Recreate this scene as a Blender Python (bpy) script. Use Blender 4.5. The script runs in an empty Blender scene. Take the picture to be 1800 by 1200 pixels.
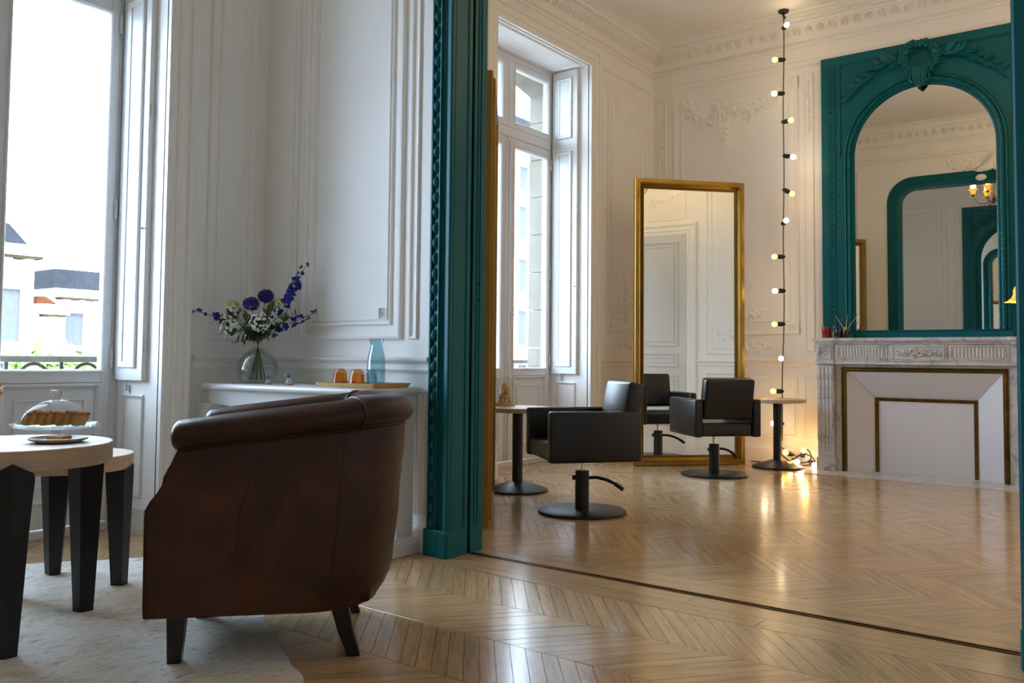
import bpy, bmesh, math, random
from mathutils import Vector, Matrix, Euler
PI = math.pi
random.seed(7)
sc = bpy.context.scene
COL = sc.collection

# ------------------------------------------------------------------ camera
YAW, PITCH, ROLL, FPX = math.radians(36.9376), math.radians(2.7346), math.radians(0.5272), 1517.16
PPX, PPY = 900.0, 558.71
CF = Vector((-math.sin(YAW) * math.cos(PITCH), math.cos(YAW) * math.cos(PITCH), math.sin(PITCH)))
CR0 = Vector((math.cos(YAW), math.sin(YAW), 0)); CU0 = CR0.cross(CF)
CR = CR0 * math.cos(ROLL) + CU0 * math.sin(ROLL); CU = CU0 * math.cos(ROLL) - CR0 * math.sin(ROLL)
CAMPOS = Vector((0, 0, 1.0))
cam_data = bpy.data.cameras.new('camera'); cam = bpy.data.objects.new('camera', cam_data); COL.objects.link(cam)
m4 = Matrix((CR, CU, -CF)).transposed().to_4x4(); m4.translation = CAMPOS
cam.matrix_world = m4
cam_data.sensor_width = 36; cam_data.sensor_fit = 'HORIZONTAL'; cam_data.lens = FPX / 1800 * 36
cam_data.shift_y = (PPY - 600) / 1800
cam_data.clip_start = 0.02; cam_data.clip_end = 500
sc.camera = cam

# ------------------------------------------------------------------ sky, sun, exposure
world = bpy.data.worlds.new('sky'); sc.world = world; world.use_nodes = True
bg = world.node_tree.nodes['Background']
bg.inputs[0].default_value = (0.63, 0.80, 1.0, 1); bg.inputs[1].default_value = 16.0
sun_d = bpy.data.lights.new('sun', 'SUN'); sun_d.energy = 4; sun_d.angle = 0.02; sun_d.color = (1, .95, .86)
sun = bpy.data.objects.new('sun', sun_d); COL.objects.link(sun)
sun.rotation_euler = Vector((-0.72, 0.30, -0.95)).to_track_quat('-Z', 'Y').to_euler()
for nm, y0, y1 in (('daylight_portal', 1.16, 2.66), ('daylight_portal', 5.65, 7.15)):
    ld = bpy.data.lights.new(nm, 'AREA'); ld.shape = 'RECTANGLE'; ld.size = 3.9; ld.size_y = y1 - y0
    ld.cycles.is_portal = True
    lo = bpy.data.objects.new(nm, ld); COL.objects.link(lo)
    lo.location = (-4.93, (y0 + y1) / 2, 1.98); lo.rotation_euler = (0, -PI / 2, 0)
vs = sc.view_settings
vs.view_transform = 'Standard'; vs.look = 'None'; vs.gamma = 1.0; vs.use_curve_mapping = False
vs.exposure = 0.20
cy = sc.cycles
cy.use_denoising = True
cy.max_bounces = 12; cy.diffuse_bounces = 7; cy.glossy_bounces = 6; cy.transmission_bounces = 10; cy.transparent_max_bounces = 16
cy.caustics_reflective = False; cy.caustics_refractive = False
cy.sample_clamp_indirect = 8.0

# ------------------------------------------------------------------ materials
def srgb(*c):
    c = [x / 255 for x in c]
    return tuple(x / 12.92 if x <= .04045 else ((x + .055) / 1.055) ** 2.4 for x in c) + (1,)
class NT:
    def __init__(s, m): s.t = m.node_tree; s.n = s.t.nodes; s.l = s.t.links; s.b = s.n['Principled BSDF']
    def new(s, k, **kw):
        n = s.n.new(k)
        for a, v in kw.items():
            if a == 'ins':
                for i, x in v.items(): n.inputs[i].default_value = x
            else: setattr(n, a, v)
        return n
    def link(s, a, b): s.l.new(a, b)
    def noise(s, scale, detail=3, rough=.5, vec=None, dist=0):
        n = s.new('ShaderNodeTexNoise', ins={'Scale': scale, 'Detail': detail, 'Roughness': rough, 'Distortion': dist})
        if vec: s.link(vec, n.inputs['Vector'])
        return n
    def ramp(s, fac, stops):
        r = s.new('ShaderNodeValToRGB'); e = r.color_ramp.elements
        while len(e) < len(stops): e.new(.5)
        for i, (p, c) in enumerate(stops): e[i].position = p; e[i].color = c
        s.link(fac, r.inputs[0]); return r
    def bump(s, h, st, dist=.01):
        b = s.new('ShaderNodeBump', ins={'Strength': st, 'Distance': dist}); s.link(h, b.inputs['Height']); s.link(b.outputs[0], s.b.inputs['Normal']); return b
    def obj(s): return s.new('ShaderNodeTexCoord').outputs['Object']
    def uv(s): return s.new('ShaderNodeTexCoord').outputs['UV']
    def mapping(s, vec, scale=(1, 1, 1)):
        m = s.new('ShaderNodeMapping'); m.inputs['Scale'].default_value = scale; s.link(vec, m.inputs[0]); return m.outputs[0]
MATS = {}
def mat(name, col, rough=.5, metal=0, var=.06, nscale=6, bump=0, bscale=60, **kw):
    m = bpy.data.materials.new(name); m.use_nodes = True; t = NT(m); MATS[name] = m
    t.b.inputs['Roughness'].default_value = rough; t.b.inputs['Metallic'].default_value = metal
    for k, v in kw.items(): t.b.inputs[k.replace('_', ' ')].default_value = v
    o = t.obj()
    n = t.noise(nscale, 4, .55, o)
    lo = tuple(max(0, x * (1 - var)) for x in col[:3]) + (1,); hi = tuple(min(1, x * (1 + var)) for x in col[:3]) + (1,)
    r = t.ramp(n.outputs[0], [(.3, lo), (.7, hi)]); t.link(r.outputs[0], t.b.inputs['Base Color'])
    if bump:
        n2 = t.noise(bscale, 3, .5, o); t.bump(n2.outputs[0], bump, .004)
    return m
WHITE = mat('white_paint', srgb(243, 242, 239), .45, var=.015, nscale=2, bump=.03, bscale=25)
WOODW = mat('white_lacquer', srgb(216, 216, 216), .3, var=.015, nscale=3, bump=.02, bscale=30)
CEIL = mat('ceiling_paint', srgb(240, 236, 228), .7, var=.015, nscale=1)
TEAL = mat('teal_paint', srgb(0, 95, 104), .40, var=.06, nscale=3, bump=.03, bscale=40, Specular_IOR_Level=.28)
GOLD = mat('gold_leaf', srgb(158, 124, 58), .38, 1.0, var=.16, nscale=5, bump=.08, bscale=50)
GOLD2 = mat('gold_matt', srgb(146, 114, 46), .5, .3, var=.1, nscale=5, bump=.05, bscale=40)
BRASS = mat('aged_brass', srgb(108, 84, 42), .34, 1.0, var=.3, nscale=9)
BLACKM = mat('black_metal', srgb(22, 23, 26), .42, .1, var=.08, nscale=8)
BLACKL = mat('black_leatherette', srgb(13, 13, 15), .34, 0, var=.08, nscale=8, bump=.05, bscale=220)
BLACKW = mat('black_wood', srgb(13, 15, 18), .45, 0, var=.2, nscale=8)
DARKW = mat('dark_leg_wood', srgb(24, 16, 13), .35, 0, var=.25, nscale=12)
CHROME = mat('chrome', srgb(210, 212, 215), .12, 1.0, var=.02)
STEEL = mat('white_painted_iron', srgb(205, 206, 208), .4, .1, var=.03)
IRON = mat('dark_iron', srgb(60, 58, 56), .5, .5, var=.1)
RAILST = mat('weathered_rail', srgb(96, 92, 84), .8, 0, var=.2, nscale=14)
CORK = mat('cork', srgb(170, 118, 70), .8, 0, var=.25, nscale=60, bump=.2, bscale=120)
BAMBOO = mat('pale_wood_tray', srgb(206, 168, 112), .5, 0, var=.1, nscale=20)
CERAM = mat('speckled_ceramic', srgb(206, 197, 186), .35, 0, var=.06, nscale=40)
CABLE = mat('black_cable', srgb(22, 26, 22), .5, 0, var=.1)
STEM = mat('plant_stem', srgb(82, 104, 48), .5, 0, var=.2, nscale=30)
LEAF = mat('plant_leaf', srgb(62, 88, 44), .45, 0, var=.3, nscale=30)
PURPLE = mat('violet_petal', srgb(70, 52, 160), .5, 0, var=.3, nscale=40)
BLUEP = mat('blue_petal', srgb(44, 50, 158), .5, 0, var=.35, nscale=40)
WPETAL = mat('white_petal', srgb(232, 234, 228), .5, 0, var=.06, nscale=40)
YPETAL = mat('cream_petal', srgb(226, 214, 140), .5, 0, var=.1, nscale=40)
PINKP = mat('blush_petal', srgb(226, 160, 132), .6, 0, var=.15, nscale=40)
ORANGE = mat('orange_petal', srgb(222, 150, 60), .6, 0, var=.25, nscale=40)
CAKE = mat('cake_crumb', srgb(222, 170, 96), .8, 0, var=.18, nscale=30, bump=.3, bscale=80)
CRUST = mat('cake_crust', srgb(176, 108, 46), .7, 0, var=.3, nscale=25, bump=.2, bscale=60)
REDG = mat('red_candle_glass', srgb(150, 12, 20), .12, 0, var=.1, Coat_Weight=.6)
DARKG = mat('dark_bottle', srgb(38, 20, 20), .15, 0, var=.1, Coat_Weight=.5)
REED = mat('reed_stick', srgb(206, 170, 110), .7, 0, var=.1)
SLOT = mat('dark_gap', srgb(16, 18, 18), .8)
STONE = mat('limestone', srgb(112, 102, 84), .9, 0, var=.12, nscale=5, bump=.5, bscale=22)
FSTONE = mat('facade_stone', srgb(226, 214, 192), .9, 0, var=.08, nscale=.4)
FSTONE2 = mat('facade_stone_pale', srgb(232, 226, 214), .9, 0, var=.06, nscale=.4)
SLATE = mat('slate_roof', srgb(40, 41, 44), 1, 0, var=.15, nscale=2, Specular_IOR_Level=0.0)
SHADELINE = mat('shadow_line_stone', srgb(66, 56, 42), 1, 0, var=.3, nscale=1, Specular_IOR_Level=0.0)  # dark tone standing in for shade lines on the far facades
TERRA = mat('terracotta', srgb(74, 44, 28), 1, 0, var=.12, nscale=3, Specular_IOR_Level=0.0)
GLASSD = mat('far_window_glass', srgb(86, 87, 90), 1, 0, var=.1, Specular_IOR_Level=0.0)
ASPH = mat('street', srgb(150, 148, 142), .9, 0, var=.1, nscale=1)
TREE = mat('tree_leaves', srgb(120, 146, 70), .7, 0, var=.35, nscale=3)
TBARK = mat('tree_bark', srgb(92, 78, 62), .9, 0, var=.2)
WHITEP = mat('white_board', srgb(222, 220, 222), .38, 0, var=.015, nscale=2)

def glass_thin(name, tint=(1, 1, 1, 1), refl=.08, k=.38):
    m = bpy.data.materials.new(name); m.use_nodes = True; t = m.node_tree; n = t.nodes; n.remove(n['Principled BSDF'])
    out = n['Material Output']; tr = n.new('ShaderNodeBsdfTransparent'); tr.inputs[0].default_value = tint
    gl = n.new('ShaderNodeBsdfGlossy'); gl.inputs['Roughness'].default_value = .02
    fr = n.new('ShaderNodeLayerWeight'); fr.inputs[0].default_value = .25
    mx = n.new('ShaderNodeMixShader'); mt = n.new('ShaderNodeMath'); mt.operation = 'MULTIPLY_ADD'
    mt.inputs[1].default_value = k; mt.inputs[2].default_value = refl * .4
    t.links.new(fr.outputs['Fresnel'], mt.inputs[0]); t.links.new(mt.outputs[0], mx.inputs[0])
    t.links.new(tr.outputs[0], mx.inputs[1]); t.links.new(gl.outputs[0], mx.inputs[2]); t.links.new(mx.outputs[0], out.inputs[0])
    return m
PANE = glass_thin('window_glass', (.97, .985, 1, 1), .05)
CLEARG = glass_thin('clear_glass', (.93, .95, .95, 1), .10, .25)
KNOBG = glass_thin('faceted_knob_glass', (.9, .92, .95, 1), .6, .7)
DOMEG = glass_thin('dome_glass', (.94, .96, .96, 1), .06, .19)
VASEG = glass_thin('green_grey_glass', (.92, .955, .94, 1), .10, .25)
BLUEG = glass_thin('blue_glass', (.78, .90, .93, 1), .14)
AMBERG = glass_thin('amber_glass', (.95, .66, .28, 1), .14)
def mirror_mat(name, tint, rough):
    m = mat(name, tint, rough, 1.0, var=.0); return m
MIRR = mirror_mat('mirror_silver', (.90, .93, .88, 1), .01)
MIRR2 = mirror_mat('old_mirror_silver', (.86, .86, .80, 1), .01)

def emis(name, col, st):
    m = bpy.data.materials.new(name); m.use_nodes = True; t = NT(m)
    t.b.inputs['Base Color'].default_value = col; t.b.inputs['Emission Color'].default_value = col; t.b.inputs['Emission Strength'].default_value = st
    o = t.obj(); n = t.noise(30, 2, .5, o); r = t.ramp(n.outputs[0], [(.2, tuple(x * .9 for x in col[:3]) + (1,)), (.8, col)])
    t.link(r.outputs[0], t.b.inputs['Emission Color'])
    return m
BULBW = emis('lit_bulb_white', (1, .86, .62, 1), 9)
BULBA = emis('lit_bulb_amber', (1, .55, .12, 1), 4)
SHADEE = emis('lit_amber_shade', (1, .48, .03, 1), .75)

def parquet(name, base):
    m = bpy.data.materials.new(name); m.use_nodes = True; t = NT(m); MATS[name] = m
    uv = t.uv(); geo = t.new('ShaderNodeNewGeometry'); oi = t.new('ShaderNodeObjectInfo')
    add = t.new('ShaderNodeMath', operation='ADD'); t.link(geo.outputs['Random Per Island'], add.inputs[0]); t.link(oi.outputs['Random'], add.inputs[1])
    fr = t.new('ShaderNodeMath', operation='FRACT'); t.link(add.outputs[0], fr.inputs[0])
    off = t.new('ShaderNodeVectorMath', operation='ADD'); t.link(uv, off.inputs[0])
    sc_ = t.new('ShaderNodeCombineXYZ'); mu = t.new('ShaderNodeMath', operation='MULTIPLY'); t.link(fr.outputs[0], mu.inputs[0]); mu.inputs[1].default_value = 37
    t.link(mu.outputs[0], sc_.inputs[0]); t.link(mu.outputs[0], sc_.inputs[1]); t.link(sc_.outputs[0], off.inputs[1])
    mp = t.mapping(off.outputs[0], (2.2, 34, 1))
    n1 = t.noise(1.0, 6, .62, mp, .4)
    mp2 = t.mapping(off.outputs[0], (8, 150, 1)); n2 = t.noise(1.0, 4, .6, mp2)
    wob = t.noise(.7, 3, .5, t.obj())
    r = t.ramp(n1.outputs[0], [(.30, tuple(x * .76 for x in base[:3]) + (1,)), (.52, base), (.75, tuple(min(1, x * 1.14) for x in base[:3]) + (1,))])
    hv = t.new('ShaderNodeHueSaturation')
    mr = t.new('ShaderNodeMapRange', ins={'To Min': .90, 'To Max': 1.08}); t.link(fr.outputs[0], mr.inputs[0]); t.link(mr.outputs[0], hv.inputs['Value'])
    mr2 = t.new('ShaderNodeMapRange', ins={'To Min': .86, 'To Max': 1.06}); t.link(wob.outputs[0], mr2.inputs[0]); t.link(mr2.outputs[0], hv.inputs['Saturation'])
    t.link(r.outputs[0], hv.inputs['Color'])
    mx = t.new('ShaderNodeMix', data_type='RGBA', blend_type='MULTIPLY'); mx.inputs[0].default_value = .40
    r2 = t.ramp(n2.outputs[0], [(.36, (.35, .28, .2, 1)), (.5, (1, 1, 1, 1))]); t.link(hv.outputs[0], mx.inputs[6]); t.link(r2.outputs[0], mx.inputs[7])
    t.link(mx.outputs[2], t.b.inputs['Base Color'])
    rr = t.new('ShaderNodeMapRange', ins={'To Min': .13, 'To Max': .27}); t.link(n1.outputs[0], rr.inputs[0]); t.link(rr.outputs[0], t.b.inputs['Roughness'])
    t.b.inputs['Coat Weight'].default_value = .35; t.b.inputs['Coat Roughness'].default_value = .12
    t.bump(n2.outputs[0], .045, .002)
    return m
OAK = parquet('oak_parquet', srgb(202, 166, 117))
def woodtop(name, base, k=1.25):
    m = bpy.data.materials.new(name); m.use_nodes = True; t = NT(m)
    mp = t.mapping(t.obj(), (30, 2.5, 30)); n = t.noise(1, 5, .6, mp, .5)
    r = t.ramp(n.outputs[0], [(.3, tuple(x * .86 for x in base[:3]) + (1,)), (.7, tuple(min(1, x * 1.08) for x in base[:3]) + (1,))])
    t.link(r.outputs[0], t.b.inputs['Base Color']); t.b.inputs['Roughness'].default_value = .42
    t.bump(n.outputs[0], .05, .003); return m
PALEW = woodtop('pale_wood', srgb(206, 180, 150))
def marble():
    m = bpy.data.materials.new('veined_marble'); m.use_nodes = True; t = NT(m)
    o = t.obj(); n = t.noise(2.2, 8, .62, o, 1.6); v = t.noise(7, 5, .6, o, .8)
    a = t.ramp(n.outputs[0], [(.40, srgb(212, 211, 208)), (.485, srgb(204, 203, 202)), (.5, srgb(150, 150, 154)), (.515, srgb(206, 205, 203)), (.7, srgb(220, 219, 216))])
    b = t.ramp(v.outputs[0], [(.35, (.86, .86, .87, 1)), (.6, (1, 1, 1, 1))])
    mx = t.new('ShaderNodeMix', data_type='RGBA', blend_type='MULTIPLY'); mx.inputs[0].default_value = .8
    t.link(a.outputs[0], mx.inputs[6]); t.link(b.outputs[0], mx.inputs[7]); t.link(mx.outputs[2], t.b.inputs['Base Color'])
    t.b.inputs['Roughness'].default_value = .28; return m
MARBLE = marble()
def leather():
    m = bpy.data.materials.new('brown_leather'); m.use_nodes = True; t = NT(m)
    o = t.obj(); n = t.noise(3.2, 6, .6, o, .6); n2 = t.noise(14, 4, .6, o)
    r = t.ramp(n.outputs[0], [(.28, srgb(34, 16, 9)), (.5, srgb(62, 31, 18)), (.72, srgb(90, 47, 28))])
    r2 = t.ramp(n2.outputs[0], [(.3, (.78, .78, .78, 1)), (.65, (1, 1, 1, 1))])
    mx = t.new('ShaderNodeMix', data_type='RGBA', blend_type='MULTIPLY'); mx.inputs[0].default_value = .7
    t.link(r.outputs[0], mx.inputs[6]); t.link(r2.outputs[0], mx.inputs[7]); t.link(mx.outputs[2], t.b.inputs['Base Color'])
    rr = t.new('ShaderNodeMapRange', ins={'To Min': .26, 'To Max': .46}); t.link(n2.outputs[0], rr.inputs[0]); t.link(rr.outputs[0], t.b.inputs['Roughness'])
    v = t.new('ShaderNodeTexVoronoi', ins={'Scale': 260.0}); t.link(o, v.inputs['Vector'])
    w = t.noise(5, 4, .6, o, 1.0); ad = t.new('ShaderNodeMath', operation='MULTIPLY_ADD'); ad.inputs[1].default_value = 6.0
    t.link(w.outputs[0], ad.inputs[0]); t.link(v.outputs['Distance'], ad.inputs[2])
    t.bump(ad.outputs[0], .16, .003); t.b.inputs['Specular IOR Level'].default_value = .42
    return m
LEATHER = leather()
def rugmat():
    m = bpy.data.materials.new('distressed_rug'); m.use_nodes = True; t = NT(m)
    o = t.obj(); a = t.noise(3.5, 6, .65, o, 1.2); mp = t.mapping(o, (60, 14, 1)); b = t.noise(1, 5, .7, mp, .6); f = t.noise(240, 2, .5, o)
    r = t.ramp(a.outputs[0], [(.35, srgb(214, 206, 190)), (.5, srgb(238, 234, 224)), (.66, srgb(224, 222, 216))])
    r2 = t.ramp(b.outputs[0], [(.32, srgb(140, 132, 126)), (.46, (1, 1, 1, 1))])
    mx = t.new('ShaderNodeMix', data_type='RGBA', blend_type='MULTIPLY'); mx.inputs[0].default_value = .75
    t.link(r.outputs[0], mx.inputs[6]); t.link(r2.outputs[0], mx.inputs[7]); t.link(mx.outputs[2], t.b.inputs['Base Color'])
    t.b.inputs['Roughness'].default_value = .95; t.b.inputs['Specular IOR Level'].default_value = .1
    t.bump(f.outputs[0], .5, .004); return m
RUG = rugmat()

# ------------------------------------------------------------------ mesh builder
class MB:
    def __init__(s): s.v = []; s.f = []; s.uv = None
    def add(s, vs, fs):
        o = len(s.v); s.v += [tuple(p) for p in vs]; s.f += [tuple(i + o for i in f) for f in fs]; return s
    def box(s, x0, x1, y0, y1, z0, z1, M=None):
        vs = [Vector(p) for p in ((x0, y0, z0), (x1, y0, z0), (x1, y1, z0), (x0, y1, z0), (x0, y0, z1), (x1, y0, z1), (x1, y1, z1), (x0, y1, z1))]
        if M: vs = [M @ p for p in vs]
        return s.add(vs, [(0, 3, 2, 1), (4, 5, 6, 7), (0, 1, 5, 4), (1, 2, 6, 5), (2, 3, 7, 6), (3, 0, 4, 7)])
    def loft(s, rings, closed=True, cap=True, ringclosed=False):
        n = len(rings[0]); vs = [p for r in rings for p in r]; fs = []
        R = len(rings)
        for i in range(R if ringclosed else R - 1):
            a = i * n; b = ((i + 1) % R) * n
            for j in range(n if closed else n - 1):
                k = (j + 1) % n; fs.append((a + j, a + k, b + k, b + j))
        if cap and not ringclosed:
            fs.append(tuple(range(n - 1, -1, -1))); fs.append(tuple(range((R - 1) * n, R * n)))
        return s.add(vs, fs)
    def lathe(s, prof, c=(0, 0, 0), seg=24, M=None, cap=True, mod=None):
        rings = []
        for r, z in prof:
            ring = []
            for j in range(seg):
                a = 2 * PI * j / seg; rr = max(r, 1e-5) * (mod(a, z) if mod else 1)
                p = Vector((rr * math.cos(a), rr * math.sin(a), z)); p = (M @ p) if M else p
                ring.append(p + Vector(c))
            rings.append(ring)
        return s.loft(rings, True, cap)
    def tube(s, pts, rad, seg=6, cap=True, closed=False):
        pts = [Vector(p) for p in pts]; n = len(pts); rings = []; nrm = None
        for i, p in enumerate(pts):
            if closed: d = pts[(i + 1) % n] - pts[i - 1]
            else: d = pts[min(i + 1, n - 1)] - pts[max(i - 1, 0)]
            d.normalize()
            if nrm is None: nrm = d.orthogonal().normalized()
            else:
                nrm = nrm - d * nrm.dot(d)
                nrm = nrm.normalized() if nrm.length > 1e-6 else d.orthogonal().normalized()
            b = d.cross(nrm); r = rad(i / max(1, n - 1)) if callable(rad) else rad
            rings.append([p + (nrm * math.cos(2 * PI * k / seg) + b * math.sin(2 * PI * k / seg)) * r for k in range(seg)])
        return s.loft(rings, True, cap, closed)
    def ell(s, c, r, R=None, seg=8, rings=5):
        c = Vector(c); vs = []; fs = []
        for i in range(rings + 1):
            th = PI * i / rings
            for j in range(seg):
                a = 2 * PI * j / seg; p = Vector((r[0] * math.sin(th) * math.cos(a), r[1] * math.sin(th) * math.sin(a), r[2] * math.cos(th)))
                vs.append(c + ((R @ p) if R else p))
        for i in range(rings):
            for j in range(seg):
                k = (j + 1) % seg; fs.append((i * seg + j, (i + 1) * seg + j, (i + 1) * seg + k, i * seg + k))
        return s.add(vs, fs)
    def leaf(s, base, d, nrm, L, W, bend=.2, seg=4):
        base = Vector(base); d = Vector(d).normalized(); nrm = Vector(nrm); nrm = (nrm - d * nrm.dot(d)).normalized(); sd = d.cross(nrm); vs = []; fs = []
        for i in range(seg + 1):
            t = i / seg; w = W * .5 * math.sin(PI * min(.97, max(.04, t)) ** .85); c = base + d * L * t + nrm * bend * L * math.sin(PI * t * .6)
            vs += [c - sd * w, c + nrm * (-.15 * w), c + sd * w]
        for i in range(seg):
            for j in range(2): fs.append((i * 3 + j, i * 3 + j + 1, i * 3 + j + 4, i * 3 + j + 3))
        return s.add(vs, fs)
    def mesh(s, name, m, smooth=35, recalc=True, mats=None):
        me = bpy.data.meshes.new(name); me.from_pydata(s.v, [], s.f)
        if recalc:
            bm = bmesh.new(); bm.from_mesh(me); bmesh.ops.recalc_face_normals(bm, faces=bm.faces); bm.to_mesh(me); bm.free()
        if m: me.materials.append(m)
        if smooth:
            me.polygons.foreach_set('use_smooth', [True] * len(me.polygons)); me.set_sharp_from_angle(angle=math.radians(smooth))
        me.update(); return me
    def build(s, name, m, parent=None, smooth=35, bevel=0, subsurf=0):
        o = bpy.data.objects.new(name, s.mesh(name, m, smooth)); COL.objects.link(o); o.parent = parent
        if bevel:
            b = o.modifiers.new('bevel', 'BEVEL'); b.width = bevel; b.segments = 3; b.limit_method = 'ANGLE'; b.angle_limit = math.radians(40); b.harden_normals = False
        if subsurf:
            b = o.modifiers.new('sub', 'SUBSURF'); b.levels = subsurf; b.render_levels = subsurf
        return o
def inst(me, name, parent, M=None):
    o = bpy.data.objects.new(name, me); COL.objects.link(o); o.parent = parent
    if M is not None: o.matrix_local = M
    return o
def tag(o, label, cat=None, group=None, kind=None):
    o['label'] = label
    if cat: o['category'] = cat
    if group: o['group'] = group
    if kind: o['kind'] = kind
    return o
def thing(name, label, cat, loc=(0, 0, 0), rz=0, group=None):
    o = bpy.data.objects.new(name, None); COL.objects.link(o); o.location = loc; o.rotation_euler = (0, 0, rz); o.empty_display_size = .1
    return tag(o, label, cat, group)
def struct(name, label, loc=(0, 0, 0)):
    o = bpy.data.objects.new(name, None); COL.objects.link(o); o.location = loc; o['kind'] = 'structure'; o['label'] = label; return o
def copy_tree(o, parent=None):
    c = o.copy(); COL.objects.link(c); c.parent = parent
    for ch in list(o.children): copy_tree(ch, c)
    return c
def T(x=0, y=0, z=0, rz=0, s=1):
    return Matrix.Translation((x, y, z)) @ Matrix.Rotation(rz, 4, 'Z') @ Matrix.Scale(s, 4)

def sweep(mb, path, prof, conv, closed=False, profclosed=True):
    n = len(path); rings = []
    P = [Vector(p) for p in path]
    for i in range(n):
        d0 = (P[i] - P[i - 1]) if (closed or i > 0) else (P[1] - P[0]); d1 = (P[(i + 1) % n] - P[i]) if (closed or i < n - 1) else (P[-1] - P[-2])
        d0.normalize(); d1.normalize(); n0 = Vector((-d0.y, d0.x)); n1 = Vector((-d1.y, d1.x))
        m = (n0 + n1) / max(.2, 1 + n0.dot(n1))
        rings.append([Vector(conv(P[i].x + m.x * a, P[i].y + m.y * a, b)) for a, b in prof])
    return mb.loft(rings, profclosed, not closed and profclosed, closed)
def rect(u0, u1, v0, v1): return [(u0, v0), (u1, v0), (u1, v1), (u0, v1)]
# wall planes: (u, v, height off the wall) -> world
def pY(Y, s): return lambda u, v, b: (u, Y + s * b, v)
def pX(X, s): return lambda u, v, b: (X + s * b, u, v)
PROF_PANEL = [(0, -.004), (0, .012), (.006, .02), (.016, .022), (.022, .014), (.034, .010), (.04, .004), (.046, .004), (.046, -.004)]
PROF_THIN = [(0, -.004), (0, .008), (.006, .013), (.014, .010), (.02, .003), (.02, -.004)]
PROF_RAIL = [(0, -.004), (0, .014), (.012, .02), (.022, .012), (.04, .012), (.048, .022), (.06, .034), (.072, .036), (.078, .024), (.085, -.004)]
PROF_BASE = [(0, -.004), (0, .022), (.10, .022), (.106, .016), (.118, .014), (.13, .006), (.135, -.004)]
PROF_CASE = [(0, -.01), (0, .03), (.02, .036), (.03, .03), (.05, .03), (.056, .042), (.075, .046), (.09, .036), (.12, .034), (.128, .05), (.15, .06), (.165, .052), (.18, .02), (.18, -.01)]

# ------------------------------------------------------------------ room dimensions
XW, XG, XO = -4.45, -4.88, -5.10          # inner wall face, glazing plane, outer face
YP0, YP1, YB, YR = 3.34, 3.555, 8.50, -1.28
XR, ZC = 1.10, 4.42
OX0, OX1, OZ = -2.87, -0.385, 3.52         # opening between the rooms
WINS = [(1.16, 2.66), (5.65, 7.15)]
WTOP = 3.90

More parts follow.
